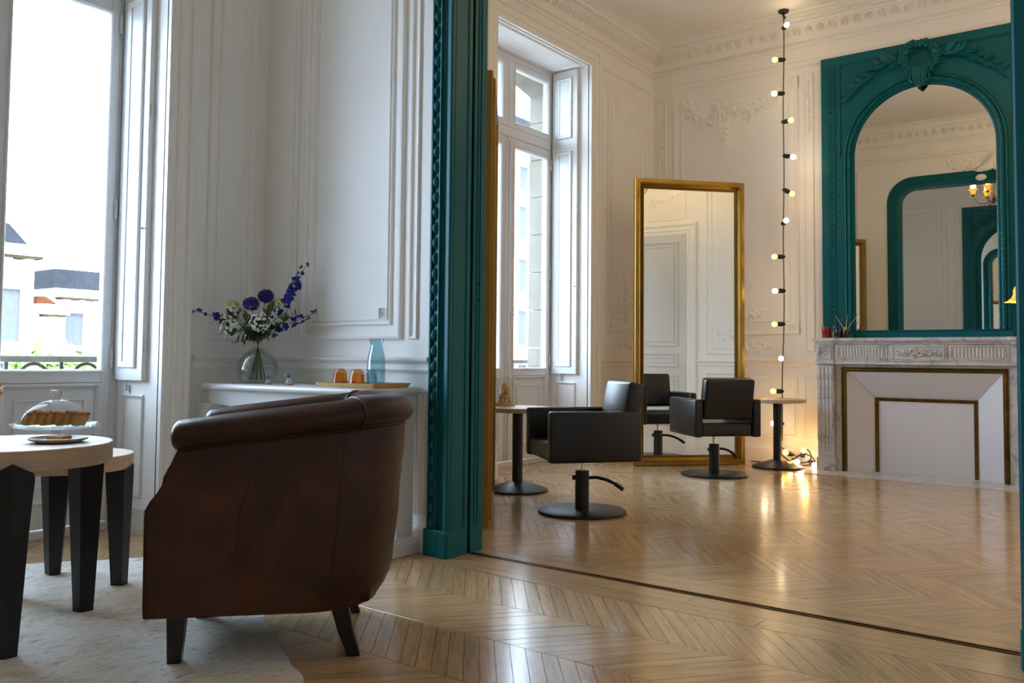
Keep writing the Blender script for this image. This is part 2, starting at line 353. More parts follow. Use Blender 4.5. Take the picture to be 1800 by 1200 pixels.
# ------------------------------------------------------------------ floor
def floor_build():
    fl = MB().box(XO - .02, XR + .1, YR - .1, YB + .1, -.30, -.014).build('floor', DARKW)
    tag(fl, 'oak chevron parquet floor running through both rooms', kind='structure')
    PW, RH, DX, G = .068, .3675, .30, .0008
    def plank_geo(par, x0, y0, z, uvo):
        # parallelogram; par +1: x grows as y falls
        o = (DX if par > 0 else 0, 0 if par > 0 else DX)     # x offset at bottom, top
        a = [Vector((x0 + o[0] + G, y0 + G, z)), Vector((x0 + o[0] + PW - G, y0 + G, z)), Vector((x0 + o[1] + PW - G, y0 + RH - G, z)), Vector((x0 + o[1] + G, y0 + RH - G, z))]
        c = sum(a, Vector()) / 4
        top = [p + (c - p) * Vector((.018, .006, 0)).length * .5 for p in a]
        vs = [p - Vector((0, 0, .013)) for p in a] + [p - Vector((0, 0, .0012)) for p in a] + top
        L = math.hypot(RH, DX); d = Vector(((o[1] - o[0]) / L, RH / L, 0)); s_ = Vector((d.y, -d.x, 0)); b0 = Vector((x0 + o[0], y0, 0))
        uv = [((p - b0).dot(d), (p - b0).dot(s_)) for p in vs]
        fs = [(8, 9, 10, 11)] + [(i, (i + 1) % 4, (i + 1) % 4 + 4, i + 4) for i in range(4)] + [(i + 4, (i + 1) % 4 + 4, (i + 1) % 4 + 8, i + 8) for i in range(4)]
        return vs, fs, uv
    def mk(name, data):
        vs = []; fs = []; uvs = []
        for v, f, u in data:
            o = len(vs); vs += [tuple(p) for p in v]; fs += [tuple(i + o for i in q) for q in f]; uvs += u
        me = bpy.data.meshes.new(name); me.from_pydata(vs, [], fs); me.materials.append(OAK)
        ul = me.uv_layers.new(name='UVMap')
        li = [0] * len(me.loops); me.loops.foreach_get('vertex_index', li)
        buf = [0.0] * (2 * len(li))
        for k, i in enumerate(li): buf[2 * k], buf[2 * k + 1] = uvs[i]
        ul.data.foreach_set('uv', buf); me.update(); return me
    allp = []
    def rows(ys, par0):
        for r, y0 in enumerate(ys):
            par = 1 if (r + par0) % 2 == 0 else -1
            x = -5.02 - DX
            while x < XR:
                allp.append((par, x, y0)); x += PW
    rows([3.20 - RH * (i + 1) for i in range(12)], 0)
    rows([3.70 + RH * i for i in range(13)], 1)
    def vis(p):
        c = Vector((p[1] + .18, p[2] + .18, 0)) - CAMPOS; z = c.dot(CF)
        if z < .3: return 1e9
        u = PPX + FPX * c.dot(CR) / z; v = PPY - FPX * c.dot(CU) / z
        if not (-40 < u < 1840 and v < 1260): return 1e9
        if p[1] < -2.75 and p[2] < 3.0: return 50 + z            # mostly behind the armchair, on or under the rug
        return z
    allp.sort(key=vis)
    near, far = allp[:290], allp[290:]
    me = {s: mk('plank', [plank_geo(s, 0, 0, 0, 0)]) for s in (1, -1)}
    rnd = random.Random(3)
    for par, x, y in near:
        o = inst(me[par], 'plank', fl, Matrix.Translation((x, y, rnd.uniform(-.0008, 0))))
    o = inst(mk('parquet_planks', [plank_geo(p, x, y, rnd.uniform(-.0008, 0), 0) for p, x, y in far]), 'parquet_planks', fl); o['kind'] = 'stuff'
    def board(x0, x1, y0, y1):
        vs = [Vector(p) for p in ((x0, y0, -.013), (x1, y0, -.013), (x1, y1, -.013), (x0, y1, -.013), (x0, y0, 0), (x1, y0, 0), (x1, y1, 0), (x0, y1, 0))]
        fs = [(4, 5, 6, 7), (0, 1, 5, 4), (1, 2, 6, 5), (2, 3, 7, 6), (3, 0, 4, 7)]
        inst(mk('border_board', [(vs, fs, [(p.x, p.y) for p in vs])]), 'border_board', fl)
    xs = [-5.0, -3.1, -1.25, 1.08]
    for a, b in zip(xs, xs[1:]): board(a + .001, b - .001, 3.202, 3.33)
    for a, b in zip([-2.9, -1.6, -.35], [-1.6, -.35, -.35]):
        if b > a: board(a + .001, b - .001, 3.332, 3.462)
    for a, b in ((-2.9, -.35),): board(a, b, 3.498, 3.598)
    for a, b in ((-4.9, -2.2), (-2.2, 1.08)): board(a + .001, b - .001, 3.600, 3.698)
    tr = MB().box(-2.868, -.386, 3.464, 3.472, -.012, .004).box(-2.868, -.386, 3.488, 3.496, -.012, .004)
    tr.build('trim_track_rail', BRASS, fl)
    return fl
FLOOR = floor_build()

# ------------------------------------------------------------------ walls, ceiling
c = MB().box(XO - .3, XR + .3, YR - .3, YB + .3, ZC, ZC + .35).build('ceiling', CEIL); tag(c, 'plain warm white plaster ceiling above both rooms', kind='structure')
def wallbox(name, label, boxes, m=WHITE):
    b = MB()
    for q in boxes: b.box(*q)
    return tag(b.build(name, m), label, kind='structure')
w0, w1 = WINS[0]
WL = wallbox('wall_left', 'white panelled window wall of the sitting room', [(XO + .16, XW, YR, w0, -.3, ZC), (XO + .16, XW, w1, YP0 + .1, -.3, ZC), (XO + .16, XW, w0, w1, WTOP, ZC)])
w0, w1 = WINS[1]
WL2 = wallbox('wall_left_far', 'white panelled window wall of the salon room', [(XO + .16, XW, YP0 + .1, w0, -.3, ZC), (XO + .16, XW, w1, YB, -.3, ZC), (XO + .16, XW, w0, w1, WTOP, ZC)])
WB = wallbox('wall_back', 'white panelled back wall with plaster garlands and fireplace', [(XO + .16, XR + .2, YB, YB + .25, -.3, ZC)])
WP = wallbox('wall_partition', 'white panelled partition wall pierced by the wide teal framed opening', [(XW, OX0 - .01, YP0, YP1, -.3, ZC), (OX1 + .01, XR, YP0, YP1, -.3, ZC), (OX0 - .01, OX1 + .01, YP0, YP1, OZ + .01, ZC)])
WR = wallbox('wall_right', 'white panelled right wall with a door, seen in the gold mirror', [(XR, XR + .2, YR - .2, YB, -.3, ZC)])
WQ = wallbox('wall_rear', 'white panelled rear wall of the sitting room, seen in the fireplace mirror', [(XO + .16, XR + .2, YR - .2, YR, -.3, ZC)])
WO = MB()
WO.box(XO - .15, XO + .16, YR - 1, WINS[0][0] - .12, -8, 6).box(XO - .15, XO + .16, WINS[0][1] + .40, WINS[1][0] - .12, -8, 6).box(XO - .15, XO + .16, WINS[1][1] + .40, YB + 3, -8, 6)
for a, b in WINS: WO.box(XO - .15, XO + .16, a - .12, b + .40, 4.10, 6).box(XO - .15, XO + .16, a - .12, b + .40, -8, -.05)
WOo = tag(WO.build('wall_outer', STONE), 'limestone outer face of the building around the windows', kind='structure')
for a, b in WINS:                                     # dressed stones of the outer jamb and flat arch
    blk = MB().box(XO - .145, XO + .158, b + .11, b + .40, .004, .386).mesh('stone_block', STONE)
    for k in range(10):
        o = inst(blk, 'stone_block', WOo, Matrix.Translation((random.uniform(-.003, .003), random.uniform(-.004, .002), -.05 + .39 * k)))
    n = 7; zz = lambda t: 3.74 + .13 * (1 - (2 * t - 1) ** 2)
    for k in range(n):
        t0, t1 = k / n + .002, (k + 1) / n - .002; ya, yb = a - .12 + (b - a + .24) * t0, a - .12 + (b - a + .24) * t1
        mb = MB(); vs = []
        for x in (XO - .145, XO + .158): vs += [(x, ya, zz(t0)), (x, yb, zz(t1)), (x, yb, 4.12), (x, ya, 4.12)]
        mb.add(vs, [(0, 1, 2, 3), (4, 7, 6, 5), (0, 4, 5, 1), (1, 5, 6, 2), (2, 6, 7, 3), (3, 7, 4, 0)])
        mb.build('arch_stone', STONE, WOo)
# roof slab keeps the sun off the ceiling void
tag(MB().box(XO - .4, XR + .6, YR - .6, YB + .6, ZC + .36, ZC + .5).build('roof_slab', CEIL), 'slab of the storey above', kind='structure')

# ---- panel mouldings
def panel(wall, conv, u0, u1, v0, v1, prof=PROF_PANEL, name='panel_moulding', m=WHITE):
    mb = MB(); sweep(mb, rect(u0, u1, v0, v1), prof, conv, True); return mb.build(name, m, wall)
def hline(wall, conv, u0, u1, v, prof, name, m=WHITE):
    mb = MB(); sweep(mb, [(u0, v), (u1, v)], prof, conv); return mb.build(name, m, wall)
def blobrel(wall, conv, pts, size, n, name, m=WHITE, seed=1, spread=1.0, depth=.018):
    """carved plaster relief: leaves and blossoms scattered along a line"""
    rnd = random.Random(seed); mb = MB(); P = [Vector(p) for p in pts]
    L = [0]
    for a, b in zip(P, P[1:]): L.append(L[-1] + (b - a).length)
    for i in range(n):
        t = L[-1] * (i + rnd.random()) / n
        k = max(j for j in range(len(L)) if L[j] <= t + 1e-9); k = min(k, len(P) - 2)
        f = (t - L[k]) / max(1e-6, L[k + 1] - L[k]); p = P[k].lerp(P[k + 1], f)
        fat = math.sin(PI * (t / L[-1])) * .6 + .5
        p = p + Vector((rnd.gauss(0, 1), rnd.gauss(0, 1))) * size * .55 * fat * spread
        a = rnd.random() * PI; l, w = size * rnd.uniform(.35, .8), size * rnd.uniform(.18, .4)
        h = depth * rnd.uniform(.5, 1.2); cx = Vector(conv(p.x, p.y, .002)); vs = []
        seg = 8
        for j in range(seg):
            q = 2 * PI * j / seg; du = math.cos(q) * l; dv = math.sin(q) * w
            vs.append(conv(p.x + du * math.cos(a) - dv * math.sin(a), p.y + du * math.sin(a) + dv * math.cos(a), .0))
        for j in range(seg):
            q = 2 * PI * j / seg; du = math.cos(q) * l * .6; dv = math.sin(q) * w * .6
            vs.append(conv(p.x + du * math.cos(a) - dv * math.sin(a), p.y + du * math.sin(a) + dv * math.cos(a), h * .8))
        vs.append(conv(p.x, p.y, h))
        fs = [(j, (j + 1) % seg, seg + (j + 1) % seg, seg + j) for j in range(seg)] + [(seg + j, seg + (j + 1) % seg, 2 * seg) for j in range(seg)]
        mb.add(vs, fs)
    return mb.build(name, m, wall, smooth=50)
def rosette(wall, conv, u, v, s, m=WHITE, seed=1, h=.014):
    mb = MB(); sweep(mb, rect(u - s, u + s, v - s, v + s), [(0, -.002), (0, h), (.006, h), (.008, .003), (.008, -.002)], conv, True)
    o = mb.build('rosette_block', m, wall)
    mb = MB(); n = 8
    for k in range(n):
        a = 2 * PI * k / n; d = Vector((math.cos(a), math.sin(a))); q = Vector((-d.y, d.x)); r = s * .72
        c0 = Vector((u, v))
        pts = [c0 + d * r * .15, c0 + d * r * .6 + q * r * .3, c0 + d * r, c0 + d * r * .6 - q * r * .3]
        mb.add([conv(p.x, p.y, .001) for p in pts] + [conv(*(c0 + d * r * .6), h)], [(0, 1, 4), (1, 2, 4), (2, 3, 4), (3, 0, 4)])
    mb.build('rosette', m, o, smooth=0)
    return o
PA, PB_ = pY(YP0, -1), pY(YP1, 1)
FA = pX(XW, 1); BK = pY(YB, -1); RT = pX(XR, -1); RE = pY(YR, 1)
# partition, sitting-room side
panel(WP, PA, -4.075, -3.245, 1.10, 4.02)
panel(WP, PA, -3.995, -3.325, 1.18, 3.94, PROF_THIN)
panel(WP, PA, -3.965, -3.355, 1.21, 3.91, [(0, -.004), (0, .010), (.008, .006), (.012, -.004)])
rosette(WP, PA, -3.385, 1.245, .034)
rosette(WP, PA, -3.935, 1.245, .034, seed=2)
panel(WP, PA, -3.197, -3.130, 1.10, 4.02, PROF_THIN)
panel(WP, PA, -4.19, -4.123, 1.10, 4.02, PROF_THIN)
hline(WP, PA, XW, -3.035, .928, PROF_RAIL, 'chair_rail')
panel(WP, PA, -3.93, -3.13, .19, .83, PROF_THIN); panel(WP, PA, -3.12, -3.06, .19, .83, PROF_THIN)
hline(WP, PA, XW, -3.03, 0, PROF_BASE, 'baseboard')
# window wall, sitting room (between casing and partition)
panel(WL, FA, 2.935, 3.265, 1.10, 4.02); panel(WL, FA, 3.0, 3.20, 1.165, 3.955, PROF_THIN)
hline(WL, FA, 2.86, YP0, .928, PROF_RAIL, 'chair_rail'); panel(WL, FA, 2.93, 3.27, .19, .83, PROF_THIN); hline(WL, FA, 2.86, YP0, 0, PROF_BASE, 'baseboard')
panel(WL, FA, YR + .3, .85, 1.10, 4.02); hline(WL, FA, YR, .96, .928, PROF_RAIL, 'chair_rail')
# window wall, salon (right of the window)
panel(WL2, FA, 7.50, 8.26, 1.29, 3.84); panel(WL2, FA, 7.575, 8.185, 1.42, 3.76, PROF_THIN)
rosette(WL2, FA, 7.545, 3.79, .05); rosette(WL2, FA, 8.215, 3.79, .05, seed=3); rosette(WL2, FA, 7.545, 1.33, .05, seed=4); rosette(WL2, FA, 8.215, 1.33, .05, seed=4)
panel(WL2, FA, 7.345, 7.43, 1.1, 3.84, PROF_THIN); panel(WL2, FA, 8.32, 8.40, 1.1, 3.84, PROF_THIN)
blobrel(WL2, FA, [(7.60, 3.80), (7.64, 3.66), (7.76, 3.55), (7.88, 3.51), (8.0, 3.55), (8.11, 3.66), (8.15, 3.78)], .05, 80, 'garland_relief', seed=5)
blobrel(WL2, FA, [(7.88, 1.40), (7.88, 1.86)], .06, 34, 'plant_relief', seed=6, spread=.7); blobrel(WL2, FA, [(7.70, 1.62), (7.82, 1.52)], .05, 10, 'scroll_relief', seed=7); blobrel(WL2, FA, [(8.06, 1.62), (7.94, 1.52)], .05, 10, 'scroll_relief', seed=8)
blobrel(WL2, FA, [(7.58, 1.15), (8.18, 1.15)], .045, 40, 'frieze_relief', seed=9)
hline(WL2, FA, 7.29, YB, .928, PROF_RAIL, 'chair_rail'); panel(WL2, FA, 7.37, 7.48, .19, .83, PROF_THIN); panel(WL2, FA, 7.55, 8.38, .19, .83, PROF_THIN); hline(WL2, FA, 7.29, YB, 0, PROF_BASE, 'baseboard')
panel(WL2, FA, 3.8, 5.3, 1.1, 3.84); hline(WL2, FA, YP1, 5.46, .928, PROF_RAIL, 'chair_rail'); hline(WL2, FA, YP1, 5.46, 0, PROF_BASE, 'baseboard')
# back wall left of the fireplace
panel(WB, BK, -4.20, -2.84, 1.27, 3.86); panel(WB, BK, -4.11, -2.93, 1.40, 3.77, PROF_THIN)
for u, v, s_ in ((-4.145, 3.80, 1), (-2.895, 3.80, 2), (-4.145, 1.32, 3), (-2.895, 1.32, 4)): rosette(WB, BK, u, v, .055, seed=s_)
panel(WB, BK, -4.385, -4.29, 1.1, 3.86, PROF_THIN); panel(WB, BK, -2.79, -2.69, 1.1, 3.86, PROF_THIN)
blobrel(WB, BK, [(-4.34, 3.78), (-4.34, 3.2)], .035, 22, 'husk_relief', seed=11, spread=.5); blobrel(WB, BK, [(-2.74, 3.80), (-2.74, 3.25)], .035, 26, 'husk_relief', seed=12, spread=.5)
blobrel(WB, BK, [(-4.09, 3.80), (-4.0, 3.64), (-3.87, 3.55), (-3.75, 3.56), (-3.62, 3.68)], .06, 90, 'garland_relief', seed=13, depth=.036)
blobrel(WB, BK, [(-3.60, 3.68), (-3.45, 3.58), (-3.33, 3.56), (-3.2, 3.62), (-3.0, 3.76)], .06, 90, 'garland_relief', seed=14, depth=.036)
blobrel(WB, BK, [(-3.61, 3.70), (-3.61, 3.25)], .07, 50, 'pendant_relief', seed=15, spread=.7); blobrel(WB, BK, [(-3.74, 3.69), (-3.48, 3.71)], .06, 26, 'bow_relief', seed=16)
blobrel(WB, BK, [(-3.52, 1.52), (-3.4, 1.46), (-3.2, 1.50)], .06, 30, 'scroll_relief', seed=17); blobrel(WB, BK, [(-3.9, 1.15), (-3.1, 1.15)], .05, 60, 'frieze_relief', seed=18)
hline(WB, BK, XW, -2.60, .95, PROF_RAIL, 'chair_rail'); panel(WB, BK, -4.1, -2.86, .25, .85, PROF_PANEL); panel(WB, BK, -2.80, -2.66, .25, .85, PROF_THIN)
hline(WB, BK, XW, -2.58, 0, [(0, -.004), (0, .022), (.13, .022), (.14, .014), (.16, .012), (.17, -.004)], 'baseboard')
panel(WB, BK, -.6, .95, 1.27, 3.86); hline(WB, BK, -.75, XR, .95, PROF_RAIL, 'chair_rail')
# partition, salon side (seen in the fireplace mirror)
panel(WP, PB_, -4.25, -3.42, 1.1, 3.86); hline(WP, PB_, XW, -3.24, .928, PROF_RAIL, 'chair_rail'); hline(WP, PB_, XW, -3.24, 0, PROF_BASE, 'baseboard')
panel(WP, PB_, -.05, .9, 1.1, 3.86)
blobrel(WP, PB_, [(-2.2, 3.86), (-1.95, 3.80), (-1.8, 3.74)], .09, 40, 'palm_relief', seed=21, depth=.03); blobrel(WP, PB_, [(-1.05, 3.86), (-1.3, 3.80), (-1.45, 3.74)], .09, 40, 'palm_relief', seed=22, depth=.03)
mb = MB()
for k in range(9):
    a = math.radians(-80 + 20 * k); R_ = Matrix.Rotation(-a, 3, 'Y')
    mb.ell(Vector((-1.63 + .11 * math.sin(a), YP1 + .09, 3.66 + .11 * math.cos(a))), (.04, .05, .13), R_, 8, 6)
for sx in (-1, 1): mb.ell((-1.63 + sx * .17, YP1 + .09, 3.56), (.07, .05, .045))
mb.build('shell_keystone', WHITE, WP)
# right wall
panel(WR, RT, 6.2, 8.3, 1.1, 3.86); panel(WR, RT, 6.28, 8.22, 1.18, 3.78, PROF_THIN); hline(WR, RT, 6.04, YB, .928, PROF_RAIL, 'chair_rail'); panel(WR, RT, 6.2, 8.3, .19, .83); hline(WR, RT, 6.04, YB, 0, PROF_BASE, 'baseboard')
blobrel(WR, RT, [(6.35, 1.45), (6.6, 1.36), (6.9, 1.45)], .06, 30, 'scroll_relief', seed=23)
panel(WR, RT, 3.8, 4.7, 1.1, 3.86); panel(WR, RT, -1.0, 3.1, 1.1, 3.86)
panel(WR, RT, 4.92, 5.88, 3.20, 3.86, PROF_THIN); blobrel(WR, RT, [(5.0, 3.62), (5.4, 3.48), (5.8, 3.62)], .05, 40, 'garland_relief', seed=24)
# rear wall of the sitting room
panel(WQ, RE, -4.2, -3.05, 1.1, 4.02); panel(WQ, RE, -4.11, -3.14, 1.19, 3.93, PROF_THIN); panel(WQ, RE, -2.98, -2.84, 1.1, 4.02, PROF_THIN); panel(WQ, RE, -.9, .9, 1.1, 4.02)
hline(WQ, RE, XW, -2.75, .928, PROF_RAIL, 'chair_rail')

# ---- cornices
CORN = [(0, 4.19), (.022, 4.19), (.028, 4.215), (.045, 4.235), (.05, 4.25), (.085, 4.33), (.10, 4.335), (.105, 4.35), (.15, 4.355), (.155, 4.385), (.17, 4.39), (.185, 4.405), (.235, 4.408), (.24, ZC + .002), (0, ZC + .002)]
def cornice(n, y0, y1, label):
    mb = MB(); sweep(mb, [(XW, y0), (XR, y0), (XR, y1), (XW, y1)], CORN, lambda u, v, b: (u, v, b), True)
    o = mb.build('trim_cornice' if n == 1 else 'trim_cornice_far', WHITE); tag(o, label, kind='structure'); return o
CO1 = cornice(1, YR, YP0, 'white plaster cornice around the sitting room ceiling')
CO2 = cornice(2, YP1, YB, 'white plaster cornice with carved leaf band around the salon ceiling')
ml = MB()          # one acanthus leaf of the cornice band, standing on the slope
for dx, w, h in ((0, .020, .082), (-.022, .012, .07), (.022, .012, .07)):
    ml.add([(dx - w, 0, 0), (dx + w, 0, 0), (dx + w * .9, .0, h * .6), (dx, 0, h), (dx - w * .9, 0, h * .6), (dx, -.022, h * .25), (dx, -.036, h * .75)],
           [(0, 1, 5), (1, 2, 6, 5), (2, 3, 6), (3, 4, 6), (4, 0, 5, 6)])
LM = ml.mesh('leaf', WHITE, 60)
tilt = Matrix.Rotation(math.atan2(.035, .08), 4, 'X')
def leaves(co, x0, y0, x1, y1, nx, ny, step=.112):
    L = math.hypot(x1 - x0, y1 - y0); n = int(L / step); rz = math.atan2(ny, nx) + PI / 2
    for i in range(n):
        t = (i + .5) / n
        inst(LM, 'leaf', co, Matrix.Translation((x0 + (x1 - x0) * t + nx * .052, y0 + (y1 - y0) * t + ny * .052, 4.248)) @ Matrix.Rotation(rz, 4, 'Z') @ tilt)
leaves(CO2, XW, YP1 + .1, XW, YB - .08, 1, 0); leaves(CO2, XW + .08, YB, XR - .1, YB, 0, -1); leaves(CO2, XW + .1, YP1, XR - .1, YP1, 0, 1)
beads = MB()
for i in range(int((XR - XW) / .026)): beads.ell((XW + .16 + i * .026, YB - .16, 4.372), (.009, .009, .009), None, 5, 3)
o = beads.build('bead_row', WHITE, CO2); o['kind'] = 'stuff'
# architrave lines below the cornice (salon) and frieze bands
for zc, pr in ((4.135, [(0, 0), (0, .02), (.02, .026), (.035, .012), (.05, 0)]), (3.93, [(0, 0), (0, .012), (.015, .03), (.045, .034), (.06, .018), (.075, 0)])):
    mb = MB(); sweep(mb, [(XW, YP1), (XR, YP1), (XR, YB), (XW, YB)], [(b, zc + a) for a, b in pr], lambda u, v, b: (u, v, b), True)
    tag(mb.build('trim_architrave', WHITE), 'thin white moulding running round the salon below the cornice, ' + ('upper line' if zc > 4 else 'lower line'), kind='structure')
MB().box(XW - .01, XW + .028, YB - .03, YB + .01, 4.0, 4.14).build('corner_block', WHITE, WB)

# ------------------------------------------------------------------ windows
def window(idx, y0, y1, label):
    W = struct('window_%d' % idx, label)
    yc = (y0 + y1) / 2; x0, x1 = XG - .06, XG
    f = MB()
    f.box(x0, x1, y0, y0 + .05, 0, WTOP).box(x0, x1, y1 - .05, y1, 0, WTOP).box(x0, x1, y0 + .05, y1 - .05, WTOP - .06, WTOP).box(x0 + .004, x1 + .012, y0 + .05, y1 - .05, 3.10, 3.19).box(x0, x1 + .02, y0 + .05, y1 - .05, 0, .05)
    f.build('frame', WOODW, W, bevel=.004)
    # casement leaves below the transom, fanlights above
    for s in (-1, 1):
        a, b = (y0 + .05, yc) if s < 0 else (yc, y1 - .05)
        a += .002; b -= .002
        st = .075
        z0, z1 = .055, 3.095
        leaf = MB()
        e0 = .05 if s < 0 else .10; e1 = .10 if s < 0 else .05
        leaf.box(x0 + .01, x1 + .006, a, a + e0, z0, z1).box(x0 + .01, x1 + .006, b - e1, b, z0, z1)
        leaf.box(x0 + .01, x1 + .006, a + e0, b - e1, z1 - .085, z1).box(x0 + .01, x1 + .006, a + e0, b - e1, .845, .915).box(x0 + .01, x1 + .006, a + e0, b - e1, z0, .185)
        L = leaf.build('casement', WOODW, W, bevel=.004)
        cv = pX(x1 + .006, 1)
        mb = MB(); sweep(mb, rect(a + e0 - .012, b - e1 + .012, .903, z1 - .073), [(0, -.03), (0, .006), (.006, .010), (.012, .006), (.018, -.006), (.018, -.03)], cv, True); mb.build('glazing_bead', WOODW, L)
        MB().box(x0 + .028, x0 + .034, a + e0 - .002, b - e1 + .002, .91, z1 - .08).build('pane', PANE, L, smooth=0)
        MB().box(x0 + .02, x1 - .012, a + e0 - .002, b - e1 + .002, .18, .85).build('kick_panel', WOODW, L)
        mb = MB(); sweep(mb, rect(a + e0, b - e1, .187, .843), [(0, -.03), (0, .008), (.012, .012), (.024, .0), (.03, -.018), (.03, -.03)], cv, True); mb.build('panel_moulding', WOODW, L)
        mb = MB(); sweep(mb, rect(a + e0 + .08, b - e1 - .08, .27, .76), [(0, -.02), (0, -.008), (.012, -.004), (.02, -.02)], cv, True); mb.build('panel_moulding', WOODW, L)
        fa = MB(); z0, z1 = 3.195, WTOP - .065
        fa.box(x0 + .01, x1 + .006, a, a + e0, z0, z1).box(x0 + .01, x1 + .006, b - e1, b, z0, z1).box(x0 + .01, x1 + .006, a + e0, b - e1, z1 - .06, z1).box(x0 + .01, x1 + .006, a + e0, b - e1, z0, z0 + .06)
        Fn = fa.build('fanlight', WOODW, W, bevel=.004)
        MB().box(x0 + .028, x0 + .034, a + e0 - .002, b - e1 + .002, z0 + .055, z1 - .055).build('pane', PANE, Fn, smooth=0)
        mb = MB(); sweep(mb, rect(a + e0 - .012, b - e1 + .012, z0 + .05, z1 - .05), [(0, -.03), (0, .006), (.006, .010), (.014, -.004), (.014, -.03)], cv, True); mb.build('glazing_bead', WOODW, Fn)
        hy = y0 + .05 if s < 0 else y1 - .05
        for hz in (.45, .98, 1.85, 2.95):
            h = MB().lathe([(.009, -.055), (.011, -.05), (.011, -.003), (.009, 0), (.011, .003), (.011, .05), (.006, .062)], (x1 + .012, hy, hz), 8); h.build('hinge', STEEL, L)
    # meeting stile with espagnolette bolt
    MB().box(x1 + .006, x1 + .022, yc - .028, yc + .028, .06, 3.08).build('cover_strip', WOODW, W, bevel=.006)
    e = MB(); e.tube([(x1 + .032, yc, .08), (x1 + .032, yc, 3.06)], .008, 8)
    for z in (.12, .6, 1.0, 1.55, 2.1, 2.6, 3.0): e.box(x1 + .02, x1 + .042, yc - .016, yc + .016, z - .02, z + .02)
    E_ = e.build('bolt_rod', STEEL, W)
    MB().ell((x1 + .055, yc + .02, 1.42), (.018, .03, .022)).tube([(x1 + .034, yc, 1.42), (x1 + .055, yc + .02, 1.42)], .008).build('knob', STEEL, E_)
    # casing on the room side + soffit panel
    cv = pX(XW, 1)
    mb = MB(); sweep(mb, [(y0 - .0, 0), (y0 - .0, WTOP - .0), (y1 + .0, WTOP - .0), (y1 + .0, 0)], [(a, b) for a, b in PROF_CASE], cv); mb.build('casing', WHITE, W)
    for yy in ((y0 - .186, y0 + .004), (y1 - .004, y1 + .186)): MB().box(XW - .02, XW + .066, yy[0], yy[1], 0, .15).build('plinth_block', WHITE, W, bevel=.004)
    mb = MB(); sweep(mb, rect(XG + .07, XW - .05, y0 + .08, y1 - .08), PROF_THIN, lambda u, v, b: (u, v, WTOP - b), True); mb.build('soffit_moulding', WHITE, W)
    # folded shutters on both reveals, dado panels below
    for s, yy in ((1, y0), (-1, y1)):
        cv = pY(yy, s); xa, xb = XG + .02, XW - .115
        S = MB().box(xa, xb, min(yy, yy + s * .035), max(yy, yy + s * .035), .86, WTOP - .015).build('shutter', WOODW, W, bevel=.003)
        cv2 = pY(yy + s * .035, s)
        for za, zb in ((.93, 3.07), (3.2, WTOP - .09)):
            mb = MB(); sweep(mb, rect(xa + .05, xb - .06, za, zb), [(0, -.004), (0, .008), (.008, .014), (.018, .008), (.03, .004), (.036, .006), (.04, -.004)], cv2, True); mb.build('panel_moulding', WOODW, S)
        mb = MB(); sweep(mb, rect(xa, xb, 3.10, 3.14), [(0, -.002), (0, .003), (.01, .003), (.01, -.002)], cv2, True); mb.build('split_line', WOODW, S)
        MB().ell((xb - .02, yy + s * .045, 1.72), (.008, .012, .008)).build('knob', STEEL, S)
        for hz in (1.05, 2.4, 3.6): MB().lathe([(.005, -.035), (.005, .035)], (xb + .006, yy + s * .02, hz), 8).build('hinge', STEEL, S)
        mb = MB(); mb.tube([(XG + .13, yy + s * .02, .86), (XG + .13, yy + s * .02, .80)], .005, 6).box(XG + .118, XG + .142, yy, yy + s * .016, .80, .83); mb.build('shutter_bolt', STEEL, S)
        mb = MB(); sweep(mb, rect(XG + .07, XW - .14, .2, .78), PROF_THIN, cv, True); mb.build('dado_moulding', WOODW, W)
        MB().box(XG + .02, XW - .1, min(yy, yy + s * .012), max(yy, yy + s * .012), 0, .145).build('reveal_skirting', WOODW, W)
    return W
window(1, *WINS[0], 'tall white French window of the sitting room with folded shutters')
window(2, *WINS[1], 'tall white French window of the salon room behind the pedestal table')

# ------------------------------------------------------------------ teal frame of the opening
PROF_T = [(0, -.004), (0, .030), (.012, .044), (.020, .044), (.024, .020), (.062, .018), (.065, .042), (.073, .044), (.078, .024), (.092, .014), (.108, .026), (.120, .050), (.132, .058), (.150, .058), (.158, .050), (.162, -.004)]
def rounded_open(x0, x1, zt, r=.24, n=8):
    p = [(x0, .0)]
    for k in range(n + 1): a = PI - PI / 2 * k / n; p.append((x0 + r + r * math.cos(a), zt - r + r * math.sin(a)))
    for k in range(n + 1): a = PI / 2 - PI / 2 * k / n; p.append((x1 - r + r * math.cos(a), zt - r + r * math.sin(a)))
    return p + [(x1, .0)]
TF = struct('trim_opening', 'dark teal moulded frame of the wide opening between the rooms')
pa = rounded_open(OX0 - .162, OX1 + .162, OZ + .162, .36)[::-1]
pin = rounded_open(OX0 - .162, OX1 + .162, OZ + .162, .36)
for cv, nm, ex in ((PA, 'casing', 0), (PB_, 'casing', 0)):
    pin = rounded_open(OX0 - .162 - ex, OX1 + .162 + ex, OZ + .162, .36)
    mb = MB(); sweep(mb, pin, [(-a, b * (.8 if cv is PA else .5)) for a, b in PROF_T], cv); TC = mb.build(nm, TEAL, TF)
    if cv is PA: CAS = TC
